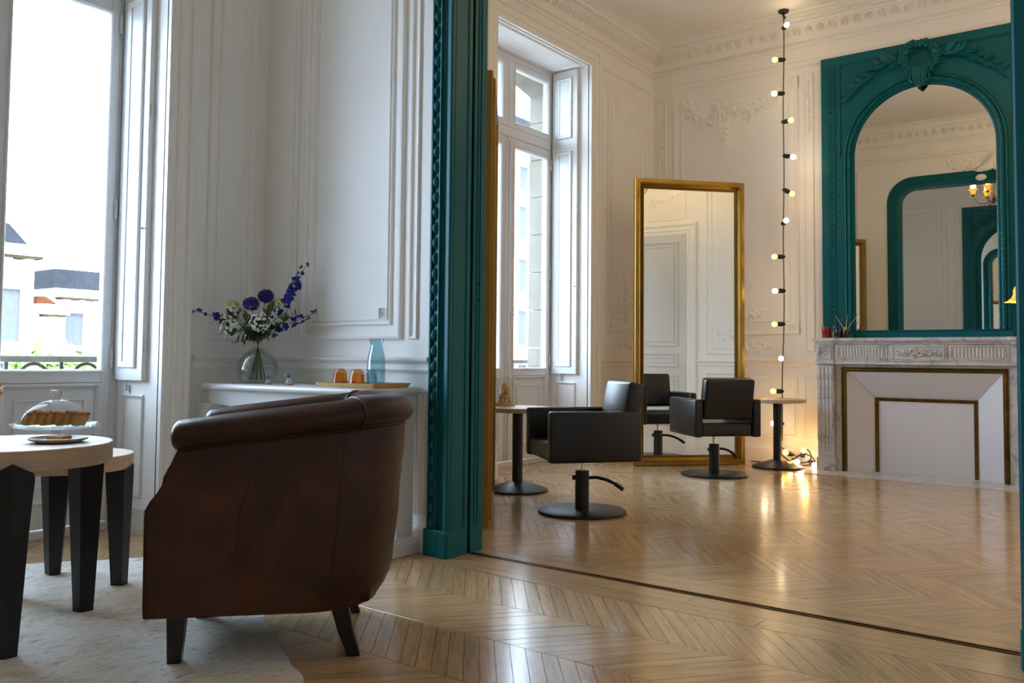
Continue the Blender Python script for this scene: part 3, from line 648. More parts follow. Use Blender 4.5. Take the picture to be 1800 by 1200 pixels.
# spandrel fill between rounded casing and square lining
LIN = MB()
for xa, s in ((OX0, -1), (OX1, 1)):
    for ya, yb in ((YP0 - .02, 3.452), (3.474, YP1 + .004)): LIN.box(min(xa, xa + s * .03), max(xa, xa + s * .03), ya, yb, 0, OZ + .03)
    for yv in (3.42, 3.505, 3.53): LIN.lathe([(.007, .14), (.007, OZ)], (xa, yv, 0), 8)
LIN.box(OX0, OX1, YP0 - .02, YP1 + .004, OZ, OZ + .03)
LIN.build('lining', TEAL, TF)
MB().box(OX0 - .012, OX0 - .01, 3.45, 3.476, 0, OZ).build('door_slot', SLOT, TF)
MB().box(OX1 + .01, OX1 + .012, 3.45, 3.476, 0, OZ).build('door_slot', SLOT, TF)
for z in (1.31, 1.39): MB().ell((OX0 + .002, 3.52, z), (.006, .008, .008)).build('bolt_hole', SLOT, TF)
for xa, xb in ((OX0 - .166, OX0 + .003), (OX1 - .003, OX1 + .166)):
    mb = MB(); b = mb.box(xa, xb, YP0 - .048, YP0 + .02, 0, .135); PBk = mb.build('plinth_block', TEAL, TF, bevel=.008)
    MB().box(xb - .05 if xa < -2 else xa + .004, xb - .004 if xa < -2 else xa + .05, YP0 - .058, YP0 - .02, 0, .13).build('plinth_face', TEAL, TF, bevel=.008)
    e_ = 0
    MB().box(xa + e_, min(xb + e_, OX0 - .006) if xa < -2 else xb + e_, YP1 - .02, YP1 + .034, 0, .135).build('plinth_block', TEAL, TF, bevel=.008)
egg = MB().ell((0, 0, 0), (.0185, .026, .029), None, 14, 10).mesh('egg', TEAL, 60)
dart = MB()
dart.tube([(.015 * math.cos(a), -.004, .002 + .024 * math.sin(a)) for a in [PI + PI * k / 8 for k in range(9)]], .0035, 5)
for q in (-.008, 0, .008): dart.leaf((q, -.002, -.030), (q * .25, 0, -1), (0, -1, 0), .026, .009, .15, 3)
dart = dart.mesh('dart', TEAL, 50)
for k in range(41):
    z = .165 + .0795 * k
    for xx in (OX0 - .162 + .043, OX1 + .162 - .043):
        inst(egg, 'egg', CAS, Matrix.Translation((xx, YP0 - .022, z))); inst(dart, 'dart', CAS, Matrix.Translation((xx, YP0 - .017, z)))

# ------------------------------------------------------------------ door in the right wall (seen in the gold mirror)
D = struct('door_1', 'white panelled door with a bronze knob, seen in the gold mirror')
dy0, dy1, dz = 4.99, 5.89, 2.97
MB().box(XR - .03, XR + .03, dy0 + .004, dy1 - .004, .006, dz).build('door_leaf', WOODW, D)
for a, b in ((.2, .78), (.90, 1.12), (1.22, 2.86)):
    mb = MB(); sweep(mb, rect(dy0 + .12, dy1 - .12, a, b), PROF_PANEL, pX(XR - .03, -1), True); mb.build('panel_moulding', WOODW, D)
    mb = MB(); sweep(mb, rect(dy0 + .19, dy1 - .19, a + .07, b - .07), PROF_THIN, pX(XR - .03, -1), True); mb.build('panel_moulding', WOODW, D)
mb = MB(); sweep(mb, [(dy1, 0), (dy1, dz), (dy0, dz), (dy0, 0)][::-1], PROF_CASE, RT); mb.build('casing', WHITE, D)
MB().ell((XR - .09, 5.08, 1.36), (.03, .045, .026)).tube([(XR - .03, 5.10, 1.36), (XR - .09, 5.10, 1.36)], .012).build('knob', BRASS, D)
MB().box(XR - .036, XR - .03, 5.085, 5.115, 1.24, 1.29).build('key_plate', BRASS, D)

# corner spandrels of the opening (rounded inner corners)
for xa, s in ((OX0, 1), (OX1, -1)):
    r = .2; n = 8; ring = [(xa, OZ)] + [(xa + s * (r - r * math.cos(PI / 2 * k / n)), OZ - r + r * math.sin(PI / 2 * k / n)) for k in range(n + 1)]
    MB().loft([[Vector((u, y, v)) for u, v in ring] for y in (YP0 - .02, YP1 + .02)]).build('corner_spandrel', TEAL, TF)

# ------------------------------------------------------------------ fireplace (local: x across, y=0 wall, -y into the room)
def fireplace(label, loc, rz):
    F = thing('fireplace', label, 'fireplace', loc, rz)
    hw = .895
    sh = MB(); prof = [(0, 1.165), (.0, 1.175), (.008, 1.18), (.012, 1.19), (.028, 1.195), (.03, 1.222)]
    rings = []
    for e, z in prof:
        rings.append([Vector(p) for p in ((-hw - e + .02, 0, z), (-hw - e + .02, -.375 - e, z), (-hw + .165 + e, -.375 - e, z), (-hw + .185 + e, -.35 - e, z), (hw - .185 - e, -.35 - e, z), (hw - .165 - e, -.375 - e, z), (hw + e - .02, -.375 - e, z), (hw + e - .02, 0, z))])
    sh.loft(rings).build('mantel_shelf', MARBLE, F, smooth=30)
    # frieze blocks
    fr = MB().box(-hw + .17, hw - .17, -.335, 0, 1.01, 1.165).build('frieze', MARBLE, F, bevel=.003)
    lay = pY(-.335, -1)
    for a, b in ((-.70, -.255), (.24, .695)):
        mb = MB(); sweep(mb, rect(a + .005, b - .005, 1.025, 1.155), [(0, -.002), (0, .004), (.004, .008), (.012, .008), (.016, .002), (.016, -.002)], lay, True); pn = mb.build('fluted_panel', MARBLE, fr)
        mb = MB(); n = 14; x0, x1 = a + .035, b - .035
        reed = MB().loft([[Vector((.010 * math.cos(t), -.335 - .010 * max(0, math.sin(t)), z)) for t in [PI * k / 6 for k in range(7)]] for z in (1.048, 1.052, 1.128, 1.132)]).mesh('reed', MARBLE, 50)
        for k in range(n): inst(reed, 'reed', pn, Matrix.Translation((x0 + (x1 - x0) * (k + .5) / n, 0, 0)))
        mb = MB(); sweep(mb, rect(a + .028, b - .028, 1.042, 1.138), [(0, -.002), (0, .006), (.006, .006), (.006, -.002)], lay, True); mb.build('panel_moulding', MARBLE, pn)
    cb = MB().box(-.235, .222, -.343, -.33, 1.012, 1.163).build('centre_block', MARBLE, fr, bevel=.002)
    lay2 = pY(-.343, -1)
    mb = MB(); sweep(mb, rect(-.215, .20, 1.03, 1.15), [(0, -.002), (0, .008), (.008, .006), (.012, -.002)], lay2, True); mb.build('panel_moulding', MARBLE, cb)
    rel = blobrel(cb, lay2, [(-.18, 1.085), (-.06, 1.09), (0, 1.088), (.06, 1.09), (.17, 1.085)], .03, 90, 'carved_fruit', MARBLE, 31, 1.0, .02)
    led = MB(); rings = []
    for e, z in ((0, .978), (.012, .984), (.012, 1.0), (.002, 1.012)):
        rings.append([Vector(p) for p in ((-hw - e + .015, 0, z), (-hw - e + .015, -.345 - e, z), (-hw + .165 + e, -.345 - e, z), (-hw + .165 + e, -.325 - e, z), (hw - .165 - e, -.325 - e, z), (hw - .165 - e, -.345 - e, z), (hw + e - .015, -.345 - e, z), (hw + e - .015, 0, z))])
    led.loft(rings).build('frieze_ledge', MARBLE, F)
    for s in (-1, 1):
        xa, xb = sorted((s * (hw - .012), s * (hw - .168)))
        MB().box(xa, xb, -.345, 0, 1.008, 1.168).build('end_block', MARBLE, F, bevel=.003)
        ro = rosette(F, pY(-.345, -1), (xa + xb) / 2, 1.088, .056, MARBLE, h=.014)
        P_ = MB().box(xa + .004, xb - .004, -.335, 0, .12, .98).build('pilaster', MARBLE, F, bevel=.002)
        fl_ = MB().loft([[Vector((.012 * math.cos(t), -.335 - .010 * max(0, math.sin(t)), z)) for t in [PI * k / 6 for k in range(7)]] for z in (.185, .19, .945, .95)]).mesh('reed', MARBLE, 50)
        for k in range(4): inst(fl_, 'reed', P_, Matrix.Translation(((xa + xb) / 2 - .052 + .0347 * k, 0, 0)))
        mb = MB(); sweep(mb, rect(xa + .012, xb - .012, .175, .96), [(0, -.002), (0, .006), (.006, .006), (.006, -.002)], pY(-.335, -1), True); mb.build('panel_moulding', MARBLE, P_)
        bd = MB()
        for k in range(6): bd.ell((xa + .022 + .0225 * k, -.335, .145), (.012, .008, .009), None, 6, 4)
        bd.build('bead_band', MARBLE, P_)
        MB().box(xa - .004, xb + .004, -.350, 0, 0, .122).build('plinth', MARBLE, F, bevel=.004)
        ia, ib = sorted((s * (hw - .168), s * .675))
        MB().box(ia, ib, -.285, 0, 0, .985).build('inner_jamb', MARBLE, F, bevel=.002)
    MB().box(-.675, .675, -.285, 0, .955, .985).build('inner_lintel', MARBLE, F, bevel=.002)
    # brass frame, splayed white panels, inner brass frame, centre board
    cvb = pY(-.28, -1)
    mb = MB(); sweep(mb, [(.672, .0), (.672, .957), (-.672, .957), (-.672, .0)], [(0, -.02), (0, .008), (.006, .016), (.014, .016), (.018, .008), (.026, .010), (.034, .002), (.042, -.006), (.042, -.02)], cvb); mb.build('outer_brass_frame', BRASS, F)
    Z0 = .003
    yo, yi = -.272, -.125; ox, oz, ix, iz = .632, .915, .415, .675
    def slab(q, name):
        q = [Vector(p) for p in q]; n_ = (q[1] - q[0]).cross(q[3] - q[0]).normalized(); 
        if n_.y > 0: n_ = -n_
        c_ = sum(q, Vector()) / 4; q = [p + (c_ - p).normalized() * .0015 for p in q]
        MB().loft([q, [p - n_ * .014 for p in q]]).build(name, WHITEP, F, smooth=0)
    slab([(-ox, yo, oz), (ox, yo, oz), (ix, yi, iz), (-ix, yi, iz)], 'splay_panel')
    slab([(-ox, yo, Z0), (-ox, yo, oz), (-ix, yi, iz), (-ix, yi, Z0)], 'splay_panel')
    slab([(ox, yo, Z0), (ox, yo, oz), (ix, yi, iz), (ix, yi, Z0)], 'splay_panel')
    mb = MB(); sweep(mb, [(ix + .004, 0), (ix + .004, iz + .006), (-ix - .004, iz + .006), (-ix - .004, 0)], [(0, -.03), (0, .012), (.008, .016), (.02, .012), (.03, .002), (.03, -.03)], pY(yi, -1)); mb.build('inner_brass_frame', BRASS, F)
    MB().box(-ix + .02, ix - .02, yi + .004, yi + .02, .004, iz - .02).build('fire_board', WHITEP, F)
    return F
FPX0 = -1.69
fireplace('white veined marble fireplace with brass frames and white closing boards', (FPX0, YB, 0), 0)
HS = thing('hearth_slab', 'flat white marble hearth slab in front of the fireplace', 'hearth', (FPX0, 8.0, 0))
for xa, xb in ((-2.66, -1.80), (-1.797, -.72)): MB().box(xa - FPX0, xb - FPX0, 7.835 - 8.0, 8.5 - 8.0, -.013, .0035).build('slab', MARBLE, HS)

def trumeau(label, loc, rz):
    O = thing('overmantel_mirror', label, 'mirror', loc, rz)
    hw, z0, z1, R, zs, zb = .90, 1.226, 3.95, .59, 2.945, 1.30
    n = 40
    def arch(r, zbot): return [(r, zbot), (r, zs)] + [(r * math.cos(PI * k / n), zs + r * math.sin(PI * k / n)) for k in range(1, n)] + [(-r, zs), (-r, zbot)]
    # board with an arched hole, as left / right / spandrel strips
    T_ = .05; Rb = .60
    mb = MB()
    mb.box(-hw, -Rb, -T_, 0, z0, zs).box(Rb, hw, -T_, 0, z0, zs).box(-Rb, Rb, -T_, 0, z0, zb)
    a = [(Rb * math.cos(PI * k / n), zs + Rb * math.sin(PI * k / n)) for k in range(n + 1)]
    top = []
    for k in range(n + 1):
        t = PI * k / n; c_, s_ = math.cos(t), math.sin(t); m_ = min(hw / abs(c_) if abs(c_) > 1e-6 else 1e9, (z1 - zs) / s_ if s_ > 1e-6 else 1e9); top.append((c_ * m_, zs + s_ * m_))
    for y in (-T_, 0):
        o = len(mb.v); mb.v += [(u, y, v) for u, v in a] + [(u, y, v) for u, v in top]
        mb.f += [(o + k, o + k + 1, o + n + 2 + k, o + n + 1 + k) for k in range(n)]
    # corner triangles between ray fan steps
    ca = math.atan2(z1 - zs, hw)
    for s in (1, -1):
        ks = [k for k in range(n) if (PI * k / n <= (ca if s > 0 else PI - ca) < PI * (k + 1) / n)]
        for k in ks: mb.add([(top[k][0], -T_, top[k][1]), (top[k + 1][0], -T_, top[k + 1][1]), (s * hw, -T_, z1)], [(0, 1, 2)])
    mb.box(-hw, hw, -T_, 0, z1 - .002, z1 + .0)
    mb.box(-hw, -hw + .002, -T_, 0, z0, z1).box(hw - .002, hw, -T_, 0, z0, z1)
    B = mb.build('board', TEAL, O, smooth=20)
    cv = pY(-T_, -1)
    # arched frame
    path = arch(Rb + .09, zb)
    PR = [(0, -.004), (0, .012), (.012, .03), (.022, .032), (.028, .018), (.034, .022), (.046, .036), (.058, .038), (.068, .024), (.072, .014), (.085, .018), (.098, .004), (.104, -.03)]
    mb = MB(); sweep(mb, path, PR, cv); FR = mb.build('arch_frame', TEAL, O)
    # twisted ribbon on the torus, bead row on the inner edge
    L = []; acc = 0
    def along(r):
        pts = arch(r, zb); out = []
        for p, q in zip(pts, pts[1:]):
            p = Vector(p); q = Vector(q); out.append((p, q, (q - p).length))
        return out
    def walk(r, step):
        res = []; d = step / 2
        for p, q, l in along(r):
            while d < l: res.append((p.lerp(q, d / l), (q - p).normalized())); d += step
            d -= l
        return res
    mb = MB()
    for p, d in walk(Rb + .038, .045):
        nrm = Vector((-d.y, d.x)); a_ = Vector(cv(*(p - d * .016 - nrm * .014), .036)); b_ = Vector(cv(*(p + d * .016 + nrm * .014), .036)); m_ = Vector(cv(*p, .043))
        mb.tube([a_, m_, b_], .005, 4)
    o = mb.build('ribbon_carving', TEAL, FR); o['kind'] = 'stuff'
    mb = MB()
    for p, d in walk(Rb + .003, .019): mb.ell(cv(p.x, p.y, .012), (.0075, .008, .0075), None, 5, 4)
    nb = int(1.2 / .022)
    for k in range(nb): mb.ell(cv(-.6 + 1.2 * (k + .5) / nb, zb - .008, .006), (.0085, .008, .0085), None, 5, 4)
    o = mb.build('bead_row', TEAL, FR); o['kind'] = 'stuff'
    # foot blocks + plain base band
    for s in (-1, 1): MB().box(s * .655 - .05, s * .655 + .05, -T_ - .045, -T_ + .01, z0, zb - .02).build('foot_block', TEAL, O, bevel=.003)
    MB().box(-.60, .60, -T_ - .02, -T_ + .01, z0, zb - .02).build('base_band', TEAL, O, bevel=.003)
    # spandrel panel: outer moulded line
    mb = MB(); pts = [(-.72, 3.10), (-.72, z1 - .10), (.72, z1 - .10), (.72, 3.10)]
    pts = [(-.72, 2.96), (-.72, z1 - .10), (.72, z1 - .10), (.72, 2.96)]
    sweep(mb, pts, [(0, -.002), (0, .010), (.008, .014), (.016, .006), (.022, -.002)], cv); mb.build('spandrel_moulding', TEAL, O)
    # vertical garland strips of overlapping leaves
    for s in (-1, 1):
        u = s * .80
        mb = MB(); sweep(mb, rect(u - .032, u + .032, z0 + .02, 3.86), [(0, -.001), (0, .004), (.004, .004), (.004, -.001)], cv, True); G_ = mb.build('leaf_strip', TEAL, O)
        lf = MB().leaf((0, -.004, 0), (-.55, -.05, 1), (0, -1, 0), .058, .026, .12, 3).leaf((0, -.004, 0), (.55, -.05, 1), (0, -1, 0), .058, .026, .12, 3).ell((0, -.006, .0), (.006, .006, .012), None, 5, 3).mesh('husk_leaf', TEAL, 50)
        k = 0; z = z0 + .05
        while z < 3.80: inst(lf, 'husk_leaf', G_, Matrix.Translation((u, -T_, z))); z += .052
    # crest: flower wreath, acanthus clasp, laurel sprays
    wr = MB(); rnd = random.Random(5); wc = Vector((0, 3.785))
    for k in range(26):
        a_ = 2 * PI * k / 26; r_ = .140 + rnd.uniform(-.014, .014); p = wc + Vector((math.cos(a_), math.sin(a_) * .95)) * r_
        if p.y < 3.69 and abs(p.x) < .06: continue
        c0 = Vector(cv(p.x, p.y, .045)); s0 = rnd.uniform(.028, .042)
        for j in range(6):
            b_ = 2 * PI * j / 6 + rnd.random(); wr.ell(c0 + Vector((math.cos(b_) * s0 * .7, -.01 - rnd.random() * .01, math.sin(b_) * s0 * .7)), (s0 * .5, s0 * .45, s0 * .5), None, 6, 4)
        wr.ell(c0 + Vector((0, -.02, 0)), (s0 * .4, s0 * .5, s0 * .4), None, 6, 4)
    wr.build('flower_wreath', TEAL, O, smooth=60)
    cl = MB()
    for q in (-.05, -.025, 0, .025, .05):
        cl.tube([cv(q * .8, 3.70, .06), cv(q, 3.62, .075), cv(q * .9, 3.56, .06), cv(q * .5, 3.52, .045)], lambda t: .016 - .008 * t, 6)
    for s in (-1, 1):
        cl.tube([cv(s * (.075 + .025 * math.cos(t)), 3.66 + .028 * math.sin(t), .06 + .012 * k / 8) for k, t in enumerate([PI * 2 * j / 8 - s * .5 for j in range(8)])], .011, 6)
        cl.tube([cv(s * .07, 3.63, .06), cv(s * .085, 3.585, .055), cv(s * .06, 3.555, .05)], .013, 6)
    cl.ell(cv(0, 3.515, .05), (.022, .02, .018))
    for q in range(6): cl.ell(cv(-.05 + .02 * q, 3.705, .07), (.011, .012, .018), None, 6, 4)
    cl.build('acanthus_clasp', TEAL, O, smooth=60)
    for s in (-1, 1):
        sp = MB(); rnd = random.Random(9 + s)
        stem = [(s * (.15 + .062 * k), 3.78 - .0042 * k * k + .004 * k, .035 - .002 * k) for k in range(9)]
        sp.tube([cv(*p) for p in stem], .006, 5)
        for k in range(1, 9):
            for sd in (-1, 1):
                for r_ in range(2):
                    p = stem[k]; base = Vector(cv(p[0] - s * .02 * r_, p[1], p[2])); dirv = Vector((s * (.9 + rnd.uniform(-.3, .2)), -rnd.uniform(.05, .45) * (1 - k / 10), sd * rnd.uniform(.25, .9) + (.3 if k < 4 else -.2)))
                    sp.leaf(base, dirv, (0, -1, .1), rnd.uniform(.11, .17) * (1 - k * .045), .046 * (1 - k * .05), .22, 4)
        sp.build('laurel_spray', TEAL, O, smooth=60)
    # glass
    g = MB(); q = arch(Rb + .005, zb - .002); g.loft([[Vector((u, y + .0133 * u, v)) for u, v in q] for y in (-T_ + .012, -T_ + .018)]); g.build('mirror_glass', MIRR2, O, smooth=0)
    return O
trumeau('teal carved overmantel with tall arched mirror above the marble fireplace', (-1.70, YB, 0), 0)
trumeau('teal arched overmantel of the sitting room, seen reflected in the salon mirror', (-1.81, YR, 0), PI)
fireplace('white marble fireplace of the sitting room below its teal overmantel', (-1.81, YR, 0), PI)

# ------------------------------------------------------------------ gold standing mirrors
def gold_mirror(label, loc, rz, w, hgt, m=GOLD):
    O = thing('standing_mirror', label, 'mirror', loc, rz, 'tall gold framed standing mirrors')
    cv = lambda u, v, b: (u, -b, v)
    mb = MB(); sweep(mb, rect(0, w, 0, hgt), [(0, -.03), (0, .012), (.004, .018), (.034, .018), (.036, .028), (.042, .034), (.05, .032), (.056, .018), (.07, .0), (.082, -.006), (.086, -.001), (.094, -.004), (.096, -.02), (.096, -.03)], cv, True)
    mb.build('frame', m, O, smooth=30)
    mb = MB(); st = .013; r_ = rect(.089, w - .089, .089, hgt - .089); r_.append(r_[0])
    for p, q in zip(r_, r_[1:]):
        p = Vector(p); q = Vector(q); n = int((q - p).length / st)
        for k in range(n): c_ = p.lerp(q, k / n); mb.ell(cv(c_.x, c_.y, .0), (.0052, .005, .0052), None, 5, 3)
    o = mb.build('bead_row', m, O); o['kind'] = 'stuff'
    MB().box(.09, w - .09, .012, .018, .09, hgt - .09).build('mirror_glass', MIRR, O, smooth=0)
    MB().box(.01, w - .01, .022, .034, .01, hgt - .01).build('back_board', PALEW, O)
    return O
mdir = Vector((-3.258 + 4.018, 8.118 - 7.292, 0)); mang = math.atan2(mdir.y, mdir.x)
gold_mirror('tall gold framed mirror standing across the corner behind the salon chair', (-4.018, 7.292, .002), mang, 1.122, 2.752)
# its twin, seen edge-on behind the teal jamb
ang2 = math.atan2(-.735, .678) + PI
gold_mirror('tall gold framed mirror seen edge-on behind the teal door jamb', (-3.225, 4.045, .002), math.atan2(.80, -.60), 1.122, 2.752, GOLD2)

# ------------------------------------------------------------------ salon chairs
def rbox(x0, x1, y0, y1, z0, z1, r=.02, M=None):
    """box with rounded vertical and horizontal edges"""
    mb = MB(); bm = bmesh.new(); bmesh.ops.create_cube(bm, size=1)
    for v in bm.verts: v.co = Vector(((x0 + x1) / 2 + v.co.x * (x1 - x0), (y0 + y1) / 2 + v.co.y * (y1 - y0), (z0 + z1) / 2 + v.co.z * (z1 - z0)))
    bmesh.ops.bevel(bm, geom=bm.edges[:], offset=r, segments=3, profile=.5, affect='EDGES')
    if M: bmesh.ops.transform(bm, matrix=M, verts=bm.verts)
    bm.verts.index_update(); mb.v = [tuple(v.co) for v in bm.verts]; mb.f = [tuple(v.index for v in f.verts) for f in bm.faces]; bm.free(); return mb
def salon_chair(label, loc, rz, la):
    O = thing('salon_chair', label, 'chair', loc, rz, 'black salon chairs')     # faces local +x
    W = .30
    rbox(-.30, .31, W - .075, W, .355, .675, .018).build('armrest', BLACKL, O)
    rbox(-.30, .31, -W, -W + .075, .355, .675, .018).build('armrest', BLACKL, O)
    rbox(-.28, .30, -W + .07, W - .07, .36, .475, .022).build('seat', BLACKL, O)
    M = Matrix.Translation((-.245, 0, .55)) @ Matrix.Rotation(math.radians(-11), 4, 'Y')
    rbox(-.055, .055, -W + .078, W - .078, -.04, .31, .025, M).build('backrest', BLACKL, O)
    b = MB().lathe([(.285, 0), (.29, .003), (.29, .012), (.284, .016), (.06, .018)], (0, 0, .001), 48); b.build('base_disc', BLACKM, O)
    c = MB().lathe([(.046, .015), (.046, .268), (.043, .272), (.014, .273)], (0, 0, 0), 24); c.build('column', BLACKM, O)
    MB().lathe([(.012, .27), (.012, .32), (.017, .322), (.017, .36)], (0, 0, 0), 14).build('gas_lift', CHROME, O)
    P = [Vector((r_ * math.cos(la), r_ * math.sin(la), z_)) for r_, z_ in ((.045, .225), (.10, .226), (.16, .212), (.215, .188), (.25, .165))]
    L = MB().tube(P, .011, 8); lv = L.build('pump_lever', BLACKM, O)
    MB().tube([P[-2], P[-1], P[-1] * 1.08 + Vector((0, 0, -.03))], .014, 8).build('rubber_grip', BLACKM, lv)
    MB().tube([(-.04 * math.cos(la), -.04 * math.sin(la), .225), (-.066 * math.cos(la), -.066 * math.sin(la), .225)], .016, 10).build('lever_knob', BLACKM, O)
    return O
c1 = salon_chair('black salon chair turned sideways beside the pedestal table with a dried-flower dome', (-3.07, 4.87, 0), math.atan2(-.77, -.63), math.atan2(.24, -.966))
salon_chair('black salon chair seen from behind, facing the tall gold mirror', (-3.165, 7.19, 0), math.atan2(.677, -.736), math.atan2(-.878, .345))

# ------------------------------------------------------------------ pedestal tables
def pedestal(label, loc, r=.262, z=.635):
    O = thing('pedestal_table', label, 'table', loc, 0, 'round pedestal tables')
    MB().lathe([(r - .006, z - .034), (r, z - .030), (r, z - .004), (r - .004, z)], seg=48).build('tabletop', PALEW, O)
    MB().lathe([(.15, z - .042), (.15, z - .034)], seg=24).build('top_plate', BLACKM, O)
    MB().lathe([(.040, .05), (.040, z - .04)], seg=24).build('column', BLACKM, O)
    MB().lathe([(.232, 0), (.235, .003), (.235, .014), (.228, .018), (.07, .068), (.045, .075)], (0, 0, .001), 48).build('base', BLACKM, O, smooth=30)
    return O
pedestal('round pale wood pedestal table by the salon window holding a glass dome', (-3.95, 5.34, 0))
pedestal('round pale wood pedestal table beside the fireplace under the string lights', (-2.925, 8.10, 0), .262, .648)

def cloche(label, loc, r, hh, seed, mats, base_m, name='glass_dome', group=None, k=1.0):
    O = thing(name, label, 'glass dome', loc, 0, group)
    MB().lathe([(r * 1.02, 0), (r * 1.05, hh * .02), (r * 1.05, hh * .09), (r * .98, hh * .11)], seg=28).build('base', base_m, O)
    prof = [(r * .93, hh * .11), (r * .95, hh * .3), (r * .95, hh * .62)] + [(r * .95 * math.cos(t), hh * .62 + (hh * .38) * math.sin(t)) for t in [PI / 2 * q / 8 for q in range(1, 8)]] + [(.001, hh)]
    MB().lathe(prof, seg=28, cap=False).build('dome', DOMEG, O, smooth=60)
    rnd = random.Random(seed); b = [MB() for _ in mats]
    for i in range(int(70 * k)):
        t = rnd.random(); z = hh * (.12 + .62 * t); rr = r * .75 * (1 - .8 * t) * rnd.random() ** .5; a = rnd.random() * 2 * PI
        j = min(len(mats) - 1, int((t + rnd.uniform(-.2, .2)) * len(mats))) if True else 0; j = max(0, j)
        s = r * rnd.uniform(.10, .2)
        b[j].ell((rr * math.cos(a), rr * math.sin(a), z), (s, s, s * rnd.uniform(.7, 1.2)), None, 6, 4)
    for i in range(int(14 * k)):
        a = rnd.random() * 2 * PI; rr = r * .5 * rnd.random(); z = hh * rnd.uniform(.35, .6)
        b[-1].leaf((rr * math.cos(a), rr * math.sin(a), z), (math.cos(a) * .3, math.sin(a) * .3, 1), (math.cos(a), math.sin(a), 0), hh * .26, r * .14, .1, 3)
    for q, m in zip(b, mats):
        if q.v: q.build('dried_flowers', m, O, smooth=60)
    return O
CREAMD = mat('dried_cream', srgb(232, 200, 150), .8, 0, var=.15, nscale=40)
cloche('glass dome of blush and cream dried flowers on the salon pedestal table', (-4.115, 5.395, .635), .075, .235, 4, [CREAMD, PINKP, CREAMD], PALEW, k=2.2)

